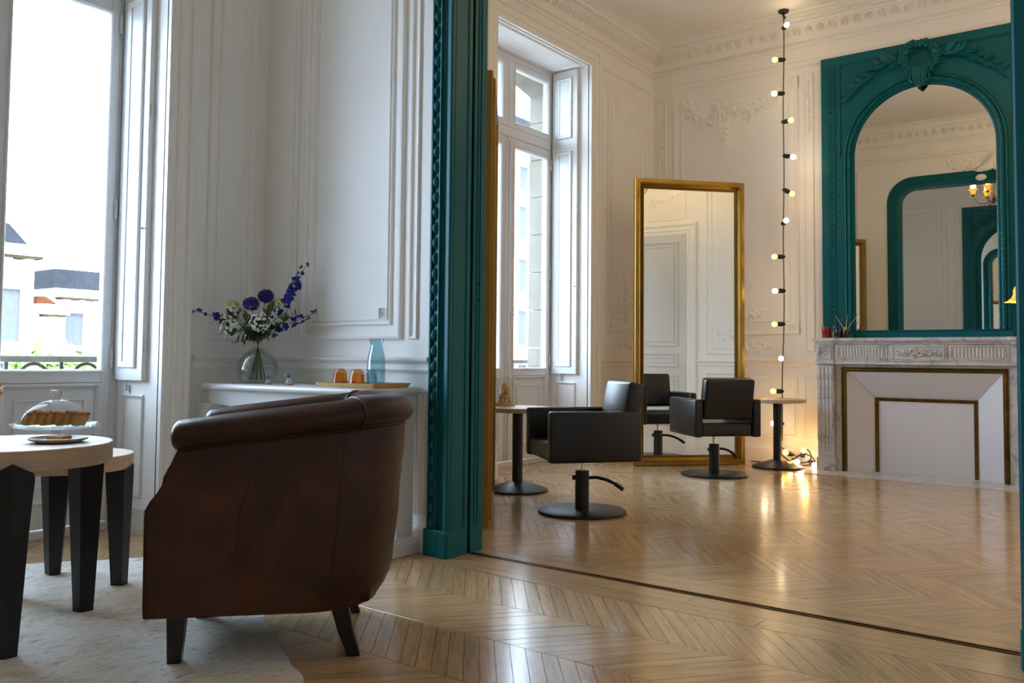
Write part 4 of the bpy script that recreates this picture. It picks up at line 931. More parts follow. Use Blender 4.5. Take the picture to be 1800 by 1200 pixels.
# ------------------------------------------------------------------ leather tub armchair (faces local +x, near side local +y)
def armchair(label, loc, rz):
    O = thing('armchair', label, 'armchair', loc, rz)
    def interp(x, xs, ys):
        for a, b, c, d in zip(xs, xs[1:], ys, ys[1:]):
            if x <= b: t = max(0, (x - a) / (b - a)); t = t * t * (3 - 2 * t); return c + (d - c) * t
        return ys[-1]
    front = lambda z: interp(z, [.16, .50, .60, .70, .8], [.383, .383, .33, .288, .286])
    back = lambda z: interp(z, [.16, .20, .28, .50, .74, .80], [.345, .375, .405, .425, .442, .442])
    half = lambda z: interp(z, [.16, .22, .5, .8], [.325, .335, .345, .348])
    NS, NC = 16, 14
    def outline(z, off=0):
        f, b, w = front(z), back(z) - off, half(z) - off; rc = .235 - off * .6
        pts = []
        for k in range(NS): t = k / NS; pts.append((f + (-(b - rc) - f) * t, w))
        for k in range(NC + 1): a = PI / 2 + PI / 2 * k / NC; pts.append((-(b - rc) + rc * math.cos(a), (w - rc) + rc * math.sin(a)))
        m = [(x, -y) for x, y in pts[::-1]]
        return pts + m
    N = len(outline(.3))
    def s_of(i): return min(i, N - 1 - i) / (NS)                      # 0 at the front end, 1 where the straight side ends
    def htop(i): s = min(1.35, s_of(i)); return .705 + .075 * (s / 1.35) ** .9
    MZ = 14
    ringsO = []; ringsI = []
    zz = [.165 + (1 - .165) * 0] 
    sh = MB(); cols = []
    for i in range(N):
        ht = htop(i); col_ = []
        for j in range(MZ + 1):
            z = .165 + (ht - .165) * j / MZ; x, y = outline(z)[i]; col_.append(Vector((x, y, z)))
        for j in range(MZ, -1, -1):
            z = .165 + (ht - .165) * j / MZ; x, y = outline(z, .085)[i]; col_.append(Vector((x, y, z)))
        cols.append(col_)
    sh.loft(cols, True, True); sh.build('shell', LEATHER, O, smooth=50)
    # roll along the top, in three upholstered pieces with piping between
    seam = NS + 3
    def roll(i0, i1, name, caps):
        rings = []
        idx = list(range(i0, i1 + 1))
        for n_, i in enumerate(idx):
            z = htop(i); x, y = outline(z)[i]; xa, ya = outline(z, .085)[i]; cx, cy = (x + xa) / 2, (y + ya) / 2
            ox, oy = x - xa, y - ya; l = math.hypot(ox, oy); ox /= l; oy /= l
            t = min(1, s_of(i)); a_, b_ = .068 + .006 * t, .050 + .003 * t
            zc = z + .038
            rings.append([Vector((cx + ox * (.004 + a_ * math.cos(q)), cy + oy * (.004 + a_ * math.cos(q)), zc + b_ * math.sin(q))) for q in [2 * PI * k / 20 for k in range(20)]])
        def capr(r, dirv):
            c_ = sum(r, Vector()) / len(r); out = []
            for k in range(1, 5): a_ = PI / 2 * k / 4.2; out.append([c_ + (p - c_) * math.cos(a_) + dirv * .03 * math.sin(a_) for p in r])
            return out
        if caps[0]: rings = capr(rings[0], Vector((1, 0, 0)))[::-1] + rings
        if caps[1]: rings = rings + capr(rings[-1], Vector((1, 0, 0)))
        MB().loft(rings, True, True).build(name, LEATHER, O, smooth=60)
        return rings
    r1 = roll(0, seam, 'arm_roll', (True, False)); roll(seam, N - 1 - seam, 'back_roll', (False, False)); roll(N - 1 - seam, N - 1, 'arm_roll', (False, True))
    for i in (seam, N - 1 - seam):
        z = htop(i); x, y = outline(z)[i]; xa, ya = outline(z, .085)[i]; cx, cy = (x + xa) / 2, (y + ya) / 2; ox, oy = x - xa, y - ya; l = math.hypot(ox, oy); ox /= l; oy /= l
        MB().tube([(cx + ox * (.004 + .0755 * math.cos(q)), cy + oy * (.004 + .0755 * math.cos(q)), z + .038 + .0545 * math.sin(q)) for q in [2 * PI * k / 24 for k in range(24)]], .005, 6, False, True).build('roll_piping', LEATHER, O)
    # piping: under the roll, bottom, front edges, side seams
    def line(f, name='seam_piping', r=.0035): MB().tube(f, r, 5).build(name, LEATHER, O)
    line([(outline(htop(i) - .012)[i][0], outline(htop(i) - .012)[i][1] * 1.0 + 0, htop(i) - .012) for i in range(N)])
    line([(*outline(.168)[i], .168) for i in range(N)])
    for sgn, i in ((1, 0), (-1, N - 1)):
        line([(*outline(z)[i], z) for z in [.168 + (htop(i) - .18) * k / 20 for k in range(21)]])
    for i in (8, N - 9, NS + 1, N - 2 - NS):
        MB().tube([(*[q * 1.0005 for q in outline(z)[i]], z) for z in [.168 + (htop(i) - .18) * k / 20 for k in range(21)]], .0016, 5).build('side_seam', DARKW, O)
    # seat
    rbox(-.33, .345, -.262, .262, .17, .31, .02).build('seat_base', LEATHER, O)
    rbox(-.34, .36, -.258, .258, .312, .44, .04).build('seat_cushion', LEATHER, O)
    # inner back padding
    M = Matrix.Translation((-.315, 0, .59)) @ Matrix.Rotation(math.radians(-8), 4, 'Y')
    rbox(-.04, .05, -.23, .23, -.16, .17, .035, M).build('back_cushion', LEATHER, O)
    for x, y, dx, dy in ((.295, .25, .005, 0), (.295, -.25, .005, 0), (-.225, .245, -.05, .004), (-.225, -.245, -.05, -.004)):
        r0, r1_ = .030, .021
        rings = []
        for t in (0, .5, 1):
            r_ = r1_ + (r0 - r1_) * t; cx, cy = x + dx * (1 - t) ** 1.3, y + dy * (1 - t)
            rings.append([Vector((cx + a * r_, cy + b * r_, .168 * t)) for a, b in ((-1, -1), (1, -1), (1, 1), (-1, 1))])
        MB().loft(rings).build('leg', DARKW, O, bevel=.003)
    return O
armchair('brown leather tub armchair with rolled top and dark wooden legs', (-2.57, 2.025, .001), math.atan2(-.7295, -.684))

# ------------------------------------------------------------------ rug
rg = MB(); e1 = Vector((-.58, -.815, 0)).normalized(); e2 = Vector((.88, -.47, 0)).normalized(); c0 = Vector((-3.83, 2.69, 0)); NU, NV = 60, 44
top = []
for i in range(NU + 1):
    for j in range(NV + 1):
        u = i / NU * 2.15; v = j / NV * 1.0 if False else j / NV * 1.55
        p = c0 + e2 * u + e1 * v
        edge = min(i, NU - i, j, NV - j)
        wob = (.006 * math.sin(i * .55 + 1) + .004 * math.sin(i * 1.3)) * (j in (0, NV)); wob2 = (.007 * math.sin(j * .5) + .003 * math.sin(j * 1.2)) * (i in (0, NU))
        p = p + e1 * wob + e2 * wob2
        top.append((p.x, p.y, (.005 + .0006 * math.sin(u * 7 + v * 3)) if edge > 0 else .003))
fs = [(i * (NV + 1) + j, (i + 1) * (NV + 1) + j, (i + 1) * (NV + 1) + j + 1, i * (NV + 1) + j + 1) for i in range(NU) for j in range(NV)]
nt = len(top); rg.v = top + [(x, y, .0008) for x, y, z in top]; rg.f = fs + [tuple(k + nt for k in f[::-1]) for f in fs]
bd = [i * (NV + 1) for i in range(NU + 1)] + [NU * (NV + 1) + j for j in range(1, NV + 1)] + [i * (NV + 1) + NV for i in range(NU - 1, -1, -1)] + [j for j in range(NV - 1, 0, -1)]
rg.f += [(a, b, b + nt, a + nt) for a, b in zip(bd, bd[1:] + bd[:1])]
tag(rg.build('rug', RUG, smooth=60), 'cream and grey distressed rug under the coffee tables and armchair', 'rug')

# ------------------------------------------------------------------ nesting coffee tables
def coffee(label, loc, R, z, th, a0, rz=0):
    O = thing('coffee_table', label, 'coffee table', loc, 0, 'round nesting coffee tables')
    MB().lathe([(R - .003, z - th), (R, z - th + .003), (R, z - .003), (R - .003, z)], seg=72).build('tabletop', PALEW, O)
    for k in range(3):
        a = a0 + PI * 2 / 3 * k; M = Matrix.Rotation(a, 4, 'Z'); ro = R + .014; xs_ = math.sqrt(R * R - .064 ** 2) + .002
        def ring(zo, zs_, s, q): return [M @ Vector(p) for p in ((ro - q, 0, zo), (xs_ - q + (1 - s) * .012, .064 * s, zs_), (xs_ - q - .085 * s, .042 * s, zs_), (xs_ - q - .085 * s, -.042 * s, zs_), (xs_ - q + (1 - s) * .012, -.064 * s, zs_))]
        rings = [ring(.0055, .0055, .52, .012), ring(z - th - .03, z - th - .03, 1, 0), ring(z - .040, z - th - .004, 1, 0)]
        MB().loft(rings).build('leg', BLACKW, O, smooth=20)
    return O
coffee('larger round coffee table with pale wood top and black pointed legs', (-3.35, 1.435, 0), .335, .68, .072, math.atan2(1.74 - 1.435, -3.39 + 3.35))
coffee('smaller round coffee table nested low under the larger one', (-3.83, 1.867, 0), .27, .57, .062, math.atan2(2.025 - 1.867, -3.66 + 3.83))
TZ = .68
# glass cake stand with dome
SX, SY = -3.385, 1.605
CS = thing('cake_stand', 'footed glass cake stand with scalloped rim on the larger coffee table', 'cake stand', (SX, SY, TZ))
MB().lathe([(.055, 0), (.055, .004), (.018, .012), (.014, .022), (.02, .038), (.06, .043)], seg=28).build('foot', CLEARG, CS, smooth=60)
MB().lathe([(.02, .042), (.125, .043), (.140, .049), (.147, .058), (.143, .060), (.13, .050), (.02, .047)], seg=60, mod=lambda a, z: 1 + (.012 * math.cos(a * 30) if z > .048 else 0)).build('plate', CLEARG, CS, smooth=60)
rm = MB()
for k in range(40): a = 2 * PI * k / 40; rm.ell((.146 * math.cos(a), .146 * math.sin(a), .055), (.010, .010, .007), None, 6, 4)
o = rm.build('beaded_rim', CLEARG, CS, smooth=60); o['kind'] = 'stuff'
DM = thing('cake_dome', 'clear glass dome with a faceted knob covering the sliced cake', 'glass dome', (SX, SY, TZ + .055))
MB().lathe([(.124, 0), (.124, .008), (.119, .024), (.105, .048), (.080, .070), (.050, .086), (.022, .093), (.012, .095)], seg=48, cap=False).build('dome', DOMEG, DM, smooth=60)
MB().lathe([(.012, .094), (.014, .098), (.020, .118), (.023, .127), (.021, .130), (.0, .130)], seg=10).build('knob', KNOBG, DM, smooth=0)
cd_ = Vector((.80, .60, 0))
sm = MB()
for k in range(7):
    t = k - 3; M = Matrix.Translation((SX + cd_.x * .031 * t - .008, SY + cd_.y * .031 * t - .006, TZ + .055 + .003 * (k % 2))) @ Matrix.Rotation(math.atan2(.6, .8) - .35, 4, 'Z') @ Matrix.Rotation(math.radians(27), 4, 'Y')
    S = thing('cake_slice', 'golden loaf cake slice leaning in the row under the glass dome', 'cake', (0, 0, 0), 0, 'cake slices under the dome')
    S.matrix_world = M
    rbox(-.0115, .0115, -.030, .030, .0, .050, .003).build('crumb', CAKE, S)
    rbox(-.012, .012, -.031, .031, .047, .054, .003).build('crust', CRUST, S)
PLx, PLy = -3.255, 1.555
PL = thing('plate', 'small speckled ceramic plate with a cake slice on the larger coffee table', 'plate', (PLx, PLy, TZ))
MB().lathe([(.055, 0), (.075, .002), (.098, .010), (.103, .017), (.100, .018), (.09, .012), (.06, .006), (.0, .006)], seg=48).build('dish', CERAM, PL, smooth=60)
S = thing('cake_slice', 'single cake slice lying flat on the small ceramic plate', 'cake', (PLx, PLy, TZ + .008), math.atan2(.6, .8))
rbox(-.034, .034, -.024, .024, .0, .014, .004).build('crumb', CAKE, S); rbox(.028, .037, -.025, .025, .0, .0145, .003).build('crust', CRUST, S)
# dried flowers at the edge of the table
BV = thing('bud_vase', 'small ceramic bud vase at the far edge of the larger coffee table', 'vase', (-3.56, 1.36, TZ))
MB().lathe([(.028, 0), (.036, .01), (.038, .04), (.022, .07), (.014, .085), (.016, .095), (.012, .095), (.010, .08), (.0, .02)], seg=24).build('body', CERAM, BV, smooth=60)
BF = thing('dried_flower', 'orange dried flower sprig standing in the small bud vase', 'flower', (-3.56, 1.36, TZ + .03))
sp = MB(); pt = MB(); rnd = random.Random(8)
for k in range(9):
    a = rnd.uniform(0, 2 * PI); tip = Vector((.10 * math.cos(a), .10 * math.sin(a), .17 + rnd.uniform(-.03, .05)))
    if k == 0: tip = Vector((.075, .075, .165))
    sp.tube([(0, 0, 0), (tip.x * .2, tip.y * .2, .09), tip], .0016, 5)
    for q in range(22):
        d = Vector((rnd.gauss(0, 1), rnd.gauss(0, 1), rnd.gauss(0, 1))).normalized(); pt.leaf(tip, d, Vector((0, 0, 1)) + d * .3 + Vector((.1, 0, 0)), .024, .010, .2, 3)
    pt.build('bloom', ORANGE, BF); pt = MB()
    sp.build('stem', REED, BF); sp = MB()

# ------------------------------------------------------------------ console table against the partition
CZ = .85
CN = thing('console_table', 'white lacquered console table with curved front legs against the partition', 'console table', (-3.72, 3.09, 0))
hx, y0c, y1c = .645, -.235, .235
tp = MB(); rings = []
for e, z in ((-.022, CZ - .034), (-.006, CZ - .032), (0, CZ - .024), (0, CZ - .012), (-.005, CZ - .003), (-.014, CZ)):
    r = .035; pts = []
    for cx, cy, a0 in ((hx + e - r, y1c + 0 - r, 0), (-hx - e + r, y1c - r, PI / 2), (-hx - e + r, y0c - e + r, PI), (hx + e - r, y0c - e + r, 1.5 * PI)):
        for k in range(5): a = a0 + PI / 2 * k / 4; pts.append(Vector((cx + r * math.cos(a), cy + r * math.sin(a), z)))
    rings.append(pts)
tp.loft(rings).build('top', WOODW, CN, smooth=50)
ap = MB(); n = 24; f = lambda t: CZ - .115 - .030 * math.sin(PI * t) ** 2
xa, xb = -hx + .05, hx - .05
pr = []
for k in range(n + 1): t = k / n; pr.append((xa + (xb - xa) * t, f(t)))
ap.loft([[Vector((u, y, v)) for u, v in pr + [(xb, CZ - .03), (xa, CZ - .03)]] for y in (y0c + .035, y0c + .06)]).build('apron', WOODW, CN, smooth=30)
for sx in (-1, 1): MB().box(min(sx * (hx - .05), sx * (hx - .028)), max(sx * (hx - .05), sx * (hx - .028)), y0c + .05, y1c - .02, CZ - .13, CZ - .03).build('side_apron', WOODW, CN)
for sx in (-1, 1):
    rings = []
    for k in range(25):                       # scrolled cabriole front legs
        t = k / 24; z = CZ - .115 - (CZ - .115 - .085) * t
        ox = .050 * math.sin(PI * min(1, t * 1.6)) * (1 if t < .625 else 0) - .02 * math.sin(PI * max(0, (t - .4) / .6)); oxx = sx * (hx - .055 + ox)
        w = .030 - .012 * math.sin(PI * t * .5) + (.008 if t > .94 else 0)
        rings.append([Vector((oxx + a * w, y0c + .055 - ox * .4 + b * w, z)) for a, b in ((-1, -1), (1, -1), (1, 1), (-1, 1))])
    MB().loft(rings).build('front_leg', WOODW, CN, smooth=40)
    rbox(sx * (hx - .055) - .042, sx * (hx - .055) + .042, y0c + .012, y0c + .10, CZ - .132, CZ - .112, .006).build('leg_collar', WOODW, CN)
    MB().box(sx * (hx - .06) - .03, sx * (hx - .06) + .03, y1c - .15, y1c - .03, .085, CZ - .03).build('rear_post', WOODW, CN, bevel=.004)
bs = MB(); rings = []
for e, z in ((0, 0.002), (0, .055), (-.004, .06), (-.006, .068), (-.018, .078), (-.022, .088)):
    rings.append([Vector(p) for p in ((-hx + .02 - e, y0c + .02 - e, z), (hx - .005 + e, y0c + .02 - e, z), (hx - .005 + e, y1c - .01 + e, z), (-hx + .02 - e, y1c - .01 + e, z))])
bs.loft(rings).build('base_plinth', WOODW, CN, smooth=30)

# tray, tumblers, carafe
ty = 3.10; TY = thing('serving_tray', 'pale wooden serving tray on the white console', 'tray', (-3.285, ty, CZ + .001), .05)
mb = MB(); A = [(-.19, -.13), (.19, -.13), (.19, .13), (-.19, .13)]
def rr(e, z): return [Vector((x + math.copysign(e, x), y + math.copysign(e, y), z)) for x, y in A]
mb.loft([rr(0, 0), rr(.012, .022), rr(.007, .022), rr(-.004, .006)]).build('tray_body', BAMBOO, TY, smooth=0)
TT = CZ + .0085
def tumbler(label, loc, m):
    O = thing('tumbler', label, 'glass', loc, random.random(), 'upturned ribbed tumblers on the tray')
    prof = [(.041, 0), (.038, .03), (.034, .06), (.031, .072), (.024, .078), (.022, .084), (.0, .084)]
    md = lambda a, z: 1 + (.02 * math.cos(a * 12) if .004 < z < .075 else 0)
    MB().lathe(prof, seg=48, cap=False, mod=md).build('bowl', m, O, smooth=60)
    MB().lathe([(.0385, .001), (.035, .03), (.031, .058), (.0, .066)], seg=32, cap=False).build('inner_wall', m, O, smooth=60)
    return O
tumbler('amber ribbed tumbler standing upside down near the tray end beside the vase', (-3.415, 3.06, TT), AMBERG)
tumbler('amber ribbed tumbler standing upside down in front of the blue carafe', (-3.285, 3.055, TT), AMBERG)
tumbler('blue ribbed tumbler half hidden behind an amber tumbler', (-3.262, 3.125, TT), BLUEG)
CA = thing('carafe', 'pale blue ribbed glass carafe on the wooden tray', 'carafe', (-3.295, 3.20, TT))
md = lambda a, z: 1 + (.012 * math.cos(a * 24) if .004 < z < .15 else 0)
MB().lathe([(.044, 0), (.048, .004), (.048, .02), (.047, .10), (.044, .155), (.036, .185), (.031, .205), (.034, .225), (.041, .24), (.039, .24), (.030, .22), (.027, .205), (.033, .183), (.041, .15), (.044, .10), (.045, .012), (.0, .010)], seg=72, cap=False, mod=md).build('body', BLUEG, CA, smooth=60)
MB().lathe([(.0405, .150), (.0, .1505)], seg=32, cap=False).build('liquid_line', BLUEG, CA)

cloche('tiny glass dome with blue and white flowers on a narrow cork base', (-3.90, 2.975, CZ), .0175, .062, 12, [WPETAL, WPETAL, BLUEP], CORK, 'mini_glass_dome', 'tiny flower domes on the console', .5)
cloche('small glass dome with white and grey flowers on a wide cork base', (-3.735, 2.985, CZ), .0255, .074, 13, [WPETAL, WPETAL, BLUEP], CORK, 'mini_glass_dome', 'tiny flower domes on the console', .6)

# ------------------------------------------------------------------ vase with flowers
VX, VY = -4.115, 3.065
VA = thing('vase', 'bulbous recycled green glass vase holding the bouquet', 'vase', (VX, VY, CZ))
vp_ = [(.055, 0), (.085, .006), (.105, .03), (.116, .065), (.115, .095), (.102, .135), (.072, .17), (.042, .19), (.026, .20), (.022, .215), (.023, .23), (.030, .242)]
def vmod(a, z): return 1 + .07 * math.cos(a - 2.3) * math.sin(PI * min(1, z / .2)) + .03 * math.cos(2 * a)
MB().lathe(vp_ + [(r - .003, z) for r, z in vp_[::-1][:-1]] + [(.0, .008)], seg=48, cap=False, mod=vmod).build('body', VASEG, VA, smooth=60)
vb = Vector((VX, VY, CZ + .02)); vn = Vector((VX, VY, CZ + .235))
RV = Vector((.80, .60, 0)); FV = Vector((-.60, .80, 0)); UV_ = Vector((0, 0, 1))
def at(px, py, dz=0): # offsets in the bouquet's own plane: metres right / up of the vase neck, depth
    return vn + RV * px + UV_ * py + FV * dz
def stem_path(tip, base_off=(0, 0), bow=.03):
    b = vb + RV * base_off[0] + FV * base_off[1]; n1 = vn + RV * (base_off[0] * -.12) + FV * (base_off[1] * -.12)
    d = tip - n1; mid = n1 + d * .5 + UV_ * bow
    pts = [b, b.lerp(n1, .5), n1]
    for k in range(1, 9): t = k / 8; pts.append(n1 * (1 - t) ** 2 + mid * 2 * t * (1 - t) + tip * t * t)
    return pts
def petals(mb, c, d, n, L, W, rnd, spread=1.0):
    d = Vector(d).normalized(); a = d.orthogonal().normalized(); b = d.cross(a)
    for k in range(n):
        t = 2 * PI * k / n + rnd.random() * .4; dv = (a * math.cos(t) + b * math.sin(t)) * spread + d * rnd.uniform(.2, .7)
        mb.leaf(c, dv, d, L * rnd.uniform(.8, 1.1), W, .12, 2)
def flower(name, label, tip, kind, boff, seed, bow=.03, group=None):
    rnd = random.Random(seed); O = thing(name, label, 'flower', tuple(vb), 0, group); off = -vb
    P = stem_path(tip, boff, bow); mb = MB().tube([p + off for p in P], lambda t: .0028 - .0012 * t, 6); mb.build('stem', STEM, O)
    pt = MB(); lf = MB(); m = BLUEP
    if kind == 'globe':
        m = PURPLE
        for k in range(110):
            d = Vector((rnd.gauss(0, 1), rnd.gauss(0, 1), rnd.gauss(.25, 1))).normalized(); c = tip + Vector((d.x, d.y, d.z * .8)) * .032
            petals(pt, c + off, d, 4, .022, .010, rnd, .8)
        cc = MB(); 
        for k in range(12): d = Vector((rnd.gauss(0, 1), rnd.gauss(0, 1), rnd.gauss(.3, 1))).normalized(); cc.ell(tip + d * .034 + off, (.002, .002, .002), None, 5, 3)
        cc.build('anther', YPETAL, O)
    elif kind == 'spike':
        for k in range(4, 11):
            a, b = P[max(3, k - 1)], P[min(10, k)]
            for q in range(2 + (k < 9) * 2):
                c = a.lerp(b, rnd.random()); d = Vector((rnd.gauss(0, 1), rnd.gauss(0, 1), rnd.gauss(0, 1))).normalized(); s = (.026 if k < 9 else .017) if k > 5 else .024
                if k < 5: continue
                petals(pt, c + d * .012 + off, d, 5, s * 1.0, s * .85, rnd, 1.0)
        for k in range(10):
            c = P[3 + k % 3]; d = Vector((rnd.gauss(0, 1), rnd.gauss(0, 1), rnd.gauss(.2, .7))); lf.leaf(c + off, d, (0, 0, 1), .05, .010, .2, 3)
    elif kind == 'tall':
        for k in range(5, 11):
            a, b = P[k - 1], P[k]
            n = {5: 2, 6: 3, 7: 3, 8: 9, 9: 9, 10: 5}[k]
            for q in range(n):
                c = a.lerp(b, rnd.random()); d = Vector((rnd.gauss(0, 1), rnd.gauss(0, 1), rnd.gauss(0, 1))).normalized(); s = .030 if k < 10 else .019
                petals(pt, c + d * .014 + off, d, 5, s, s * .9, rnd, 1.0)
    elif kind in ('white', 'cream'):
        m = WPETAL
        for k in range(95):
            d = Vector((rnd.gauss(0, 1), rnd.gauss(0, 1), rnd.gauss(.2, .8))).normalized(); c = tip + Vector((d.x * .07, d.y * .07, d.z * .058)) * rnd.uniform(.75, 1)
            lf.tube([tip - Vector((0, 0, .05)) * .8 + off, tip.lerp(c, .5) + off, c + off], .0009, 4)
            petals(pt, c + off, d, 5, .0125, .010, rnd, 1.0)
        if kind == 'cream':
            q = MB()
            for k in range(14): d = Vector((rnd.gauss(0, 1), rnd.gauss(0, 1), abs(rnd.gauss(.6, .6)))).normalized(); petals(q, tip + d * .03 + UV_ * .035 + off, d, 5, .018, .014, rnd)
            q.build('cream_bloom', YPETAL, O)
    elif kind == 'leafy':
        for k in range(46):
            i = rnd.randint(3, 9); c = P[i].lerp(P[i + 1], rnd.random()); d = Vector((rnd.gauss(0, 1), rnd.gauss(0, 1), rnd.gauss(.3, .7))); lf.leaf(c + off, d, (0, 0, 1), rnd.uniform(.03, .06), .011, .2, 3)
    elif kind == 'broad':
        for k in (6, 8):
            d = (P[k + 1] - P[k - 1]).normalized(); lf.leaf(P[k] + off, d + RV * rnd.uniform(-.4, .4), -FV, .10, .036, .15, 5)
    if pt.v: pt.build('blossom', m, O, smooth=0)
    if lf.v: lf.build('leaves', LEAF if kind != 'white' else STEM, O, smooth=60)
    return O
flower('agapanthus', 'violet globe flower on the shorter stem in the vase', at(-.035, .215, -.03), 'globe', (.02, .01), 1, .01)
flower('agapanthus', 'violet globe flower on the taller stem behind its twin', at(.025, .265, .05), 'globe', (-.01, .03), 2, .01)
flower('delphinium', 'blue delphinium spray arching out towards the window', at(-.375, .175, -.02), 'spike', (.05, 0), 3, .06)
flower('delphinium', 'blue delphinium spray arching out towards the carafe', at(.335, .175, .02), 'spike', (-.05, .02), 4, .03)
flower('delphinium', 'tall deep blue delphinium spike leaning above the bouquet', at(.255, .44, .03), 'tall', (-.03, -.02), 5, -.05)
flower('delphinium', 'short blue delphinium among the white blossom', at(.0, .155, -.06), 'spike', (.0, -.03), 6, .01)
flower('baby_breath', 'white blossom cluster with cream bloom on the window side', at(-.15, .165, 0), 'cream', (.04, .02), 7)
flower('baby_breath', 'low white blossom cluster on the window side', at(-.135, .07, -.05), 'white', (.03, -.01), 8)
flower('baby_breath', 'white blossom cluster topped by a pale rose', at(.10, .18, .03), 'cream', (-.02, .0), 9)
flower('baby_breath', 'white blossom cluster in the centre of the bouquet', at(.035, .11, -.07), 'white', (.01, -.03), 10)
flower('baby_breath', 'tiny white blossom hanging lowest over the vase', at(-.125, -.005, -.03), 'leafy', (.02, 0), 11)
for i, (a, b, d, k) in enumerate(((-.20, .13, 0, 'leafy'), (.17, .13, .0, 'leafy'), (.22, .16, -.02, 'leafy'), (-.05, .12, -.06, 'broad'), (.07, .20, -.03, 'broad'), (.08, .07, -.06, 'leafy'), (-.06, .06, -.06, 'leafy'), (.03, .17, .04, 'leafy'), (-.09, .13, .03, 'leafy'))):
    flower('foliage_sprig', 'green leafy sprig among the flowers of the bouquet' if k == 'leafy' else ('broad dark green leaf sprig below the shorter violet globe flower' if i == 3 else 'broad dark green leaf sprig between the taller globe flower and the pale rose'), at(a, b, d), k, (.03 * math.cos(i), .03 * math.sin(i)), 20 + i, .02, 'leafy sprigs in the bouquet')

# ------------------------------------------------------------------ things on the mantel
MZ_ = 1.2225
RC = thing('candle', 'red glass candle standing at the end of the mantelpiece', 'candle', (-2.50, 8.225, MZ_))
MB().lathe([(.036, 0), (.039, .004), (.040, .105), (.036, .105), (.035, .07), (.0, .07)], seg=28).build('glass', REDG, RC, smooth=40)
b = thing('perfume_bottle', 'small clear scent bottle with pale green liquid on the mantelpiece', 'bottle', (-2.432, 8.235, MZ_))
MB().lathe([(.019, 0), (.021, .003), (.021, .075), (.016, .084), (.012, .088), (.012, .118), (.014, .122), (.0, .122)], seg=20, cap=False).build('glass', CLEARG, b, smooth=50)
MB().lathe([(.017, .004), (.017, .062), (0, .062)], seg=16).build('liquid', mat('green_liquid', srgb(150, 148, 96), .2), b)
d = thing('reed_diffuser', 'black sticks standing in a slim bottle behind the scent bottle', 'diffuser', (-2.425, 8.285, MZ_))
MB().lathe([(.022, 0), (.022, .08), (.010, .09), (.010, .10)], seg=20).build('bottle', DARKG, d, smooth=40)
st = MB()
for a in (-.35, -.15, .1, .3, .45): st.tube([(a * .02, 0, .01), (a * .35, .01 * a, .24)], .0022, 5)
st.build('stick', CABLE, d)
d = thing('reed_diffuser', 'dark bottle diffuser with pale reed sticks on the mantelpiece', 'diffuser', (-2.322, 8.22, MZ_))
MB().lathe([(.034, 0), (.036, .004), (.036, .072), (.030, .078)], seg=24).build('bottle', DARKG, d, smooth=40)
MB().lathe([(.015, .076), (.015, .10), (.012, .102), (0, .102)], seg=16).build('stopper', BAMBOO, d)
for a in (-.38, .05, .40):
    MB().tube([(a * .03, 0, .08), (a * .26, .01, .215)], .0026, 5).build('reed', REED, d)
d = thing('candle', 'black candle jar standing between the two diffusers', 'candle', (-2.385, 8.20, MZ_))
MB().lathe([(.030, 0), (.032, .004), (.032, .075), (.028, .075), (.027, .05), (0, .05)], seg=24).build('jar', DARKG, d, smooth=40)

# ------------------------------------------------------------------ string lights
SL = thing('string_lights', 'festoon string of white and amber bulbs hanging from a ceiling hook to the floor', 'string lights', (-2.87, 8.175, 0))
sx0, sy0 = -2.87, 8.175
def spt(z): t = max(0, (1.2 - z) / 1.2); return Vector((-.03 * (4.4 - z) / 4.4 - .085 * t + .004 * math.sin(z * 5), .02 * (4.4 - z) / 4.4 + .19 * t ** 1.3, z))
cb = MB(); pts = [spt(4.36 - .1 * k) for k in range(43)]
fl0 = Vector((.09, .17, .02))
for p in ((.0, .20, .10), (.05, .19, .09), (.09, .21, .13), (.14, .19, .16), (.17, .20, .11), (.15, .21, .05), (.08, .19, .03), (.02, .20, .05), (.06, .17, .10), (.12, .16, .12), (.19, .19, .09), (.20, .20, .03), (.12, .16, .012), (.05, .14, .012), (.0, .2, .012), (-.08, .22, .06), (-.13, .22, .09), (-.15, .21, .05), (-.12, .2, .012), (-.3, .16, .010), (-.42, .19, .010)):
    pts.append(Vector(p))
# smooth
def smooth(P, n=4):
    out = []
    for i in range(len(P) - 1):
        p0, p1, p2, p3 = P[max(0, i - 1)], P[i], P[i + 1], P[min(len(P) - 1, i + 2)]
        for k in range(n):
            t = k / n; out.append(.5 * ((2 * p1) + (p2 - p0) * t + (2 * p0 - 5 * p1 + 4 * p2 - p3) * t * t + (3 * p1 - p0 - 3 * p2 + p3) * t ** 3))
    return out + [P[-1]]
cb.tube(smooth(pts), .0055, 6).build('cable', CABLE, SL)
hk = MB().lathe([(.045, 4.395), (.05, 4.40), (.05, 4.412), (.03, 4.419)], seg=20).tube([(0, 0, 4.40), (0, 0, 4.36), (.015, 0, 4.345), (0, 0, 4.33)], .012, 8); hk.build('ceiling_hook', BLACKM, SL)
bulb_me = {}
bp = MB().lathe([(.013, 0), (.016, .008), (.024, .022), (.026, .035), (.022, .05), (.012, .058), (0, .060)], seg=16)
bulb_me['w'] = bp.mesh('bulb', BULBW, 60); bulb_me['a'] = bp.mesh('bulb', BULBA, 60)
sock = MB().lathe([(.012, -.045), (.018, -.04), (.019, -.012), (.016, .0), (.012, .006)], seg=12).box(-.016, .016, -.010, .010, -.055, -.035).mesh('socket', CABLE, 40)
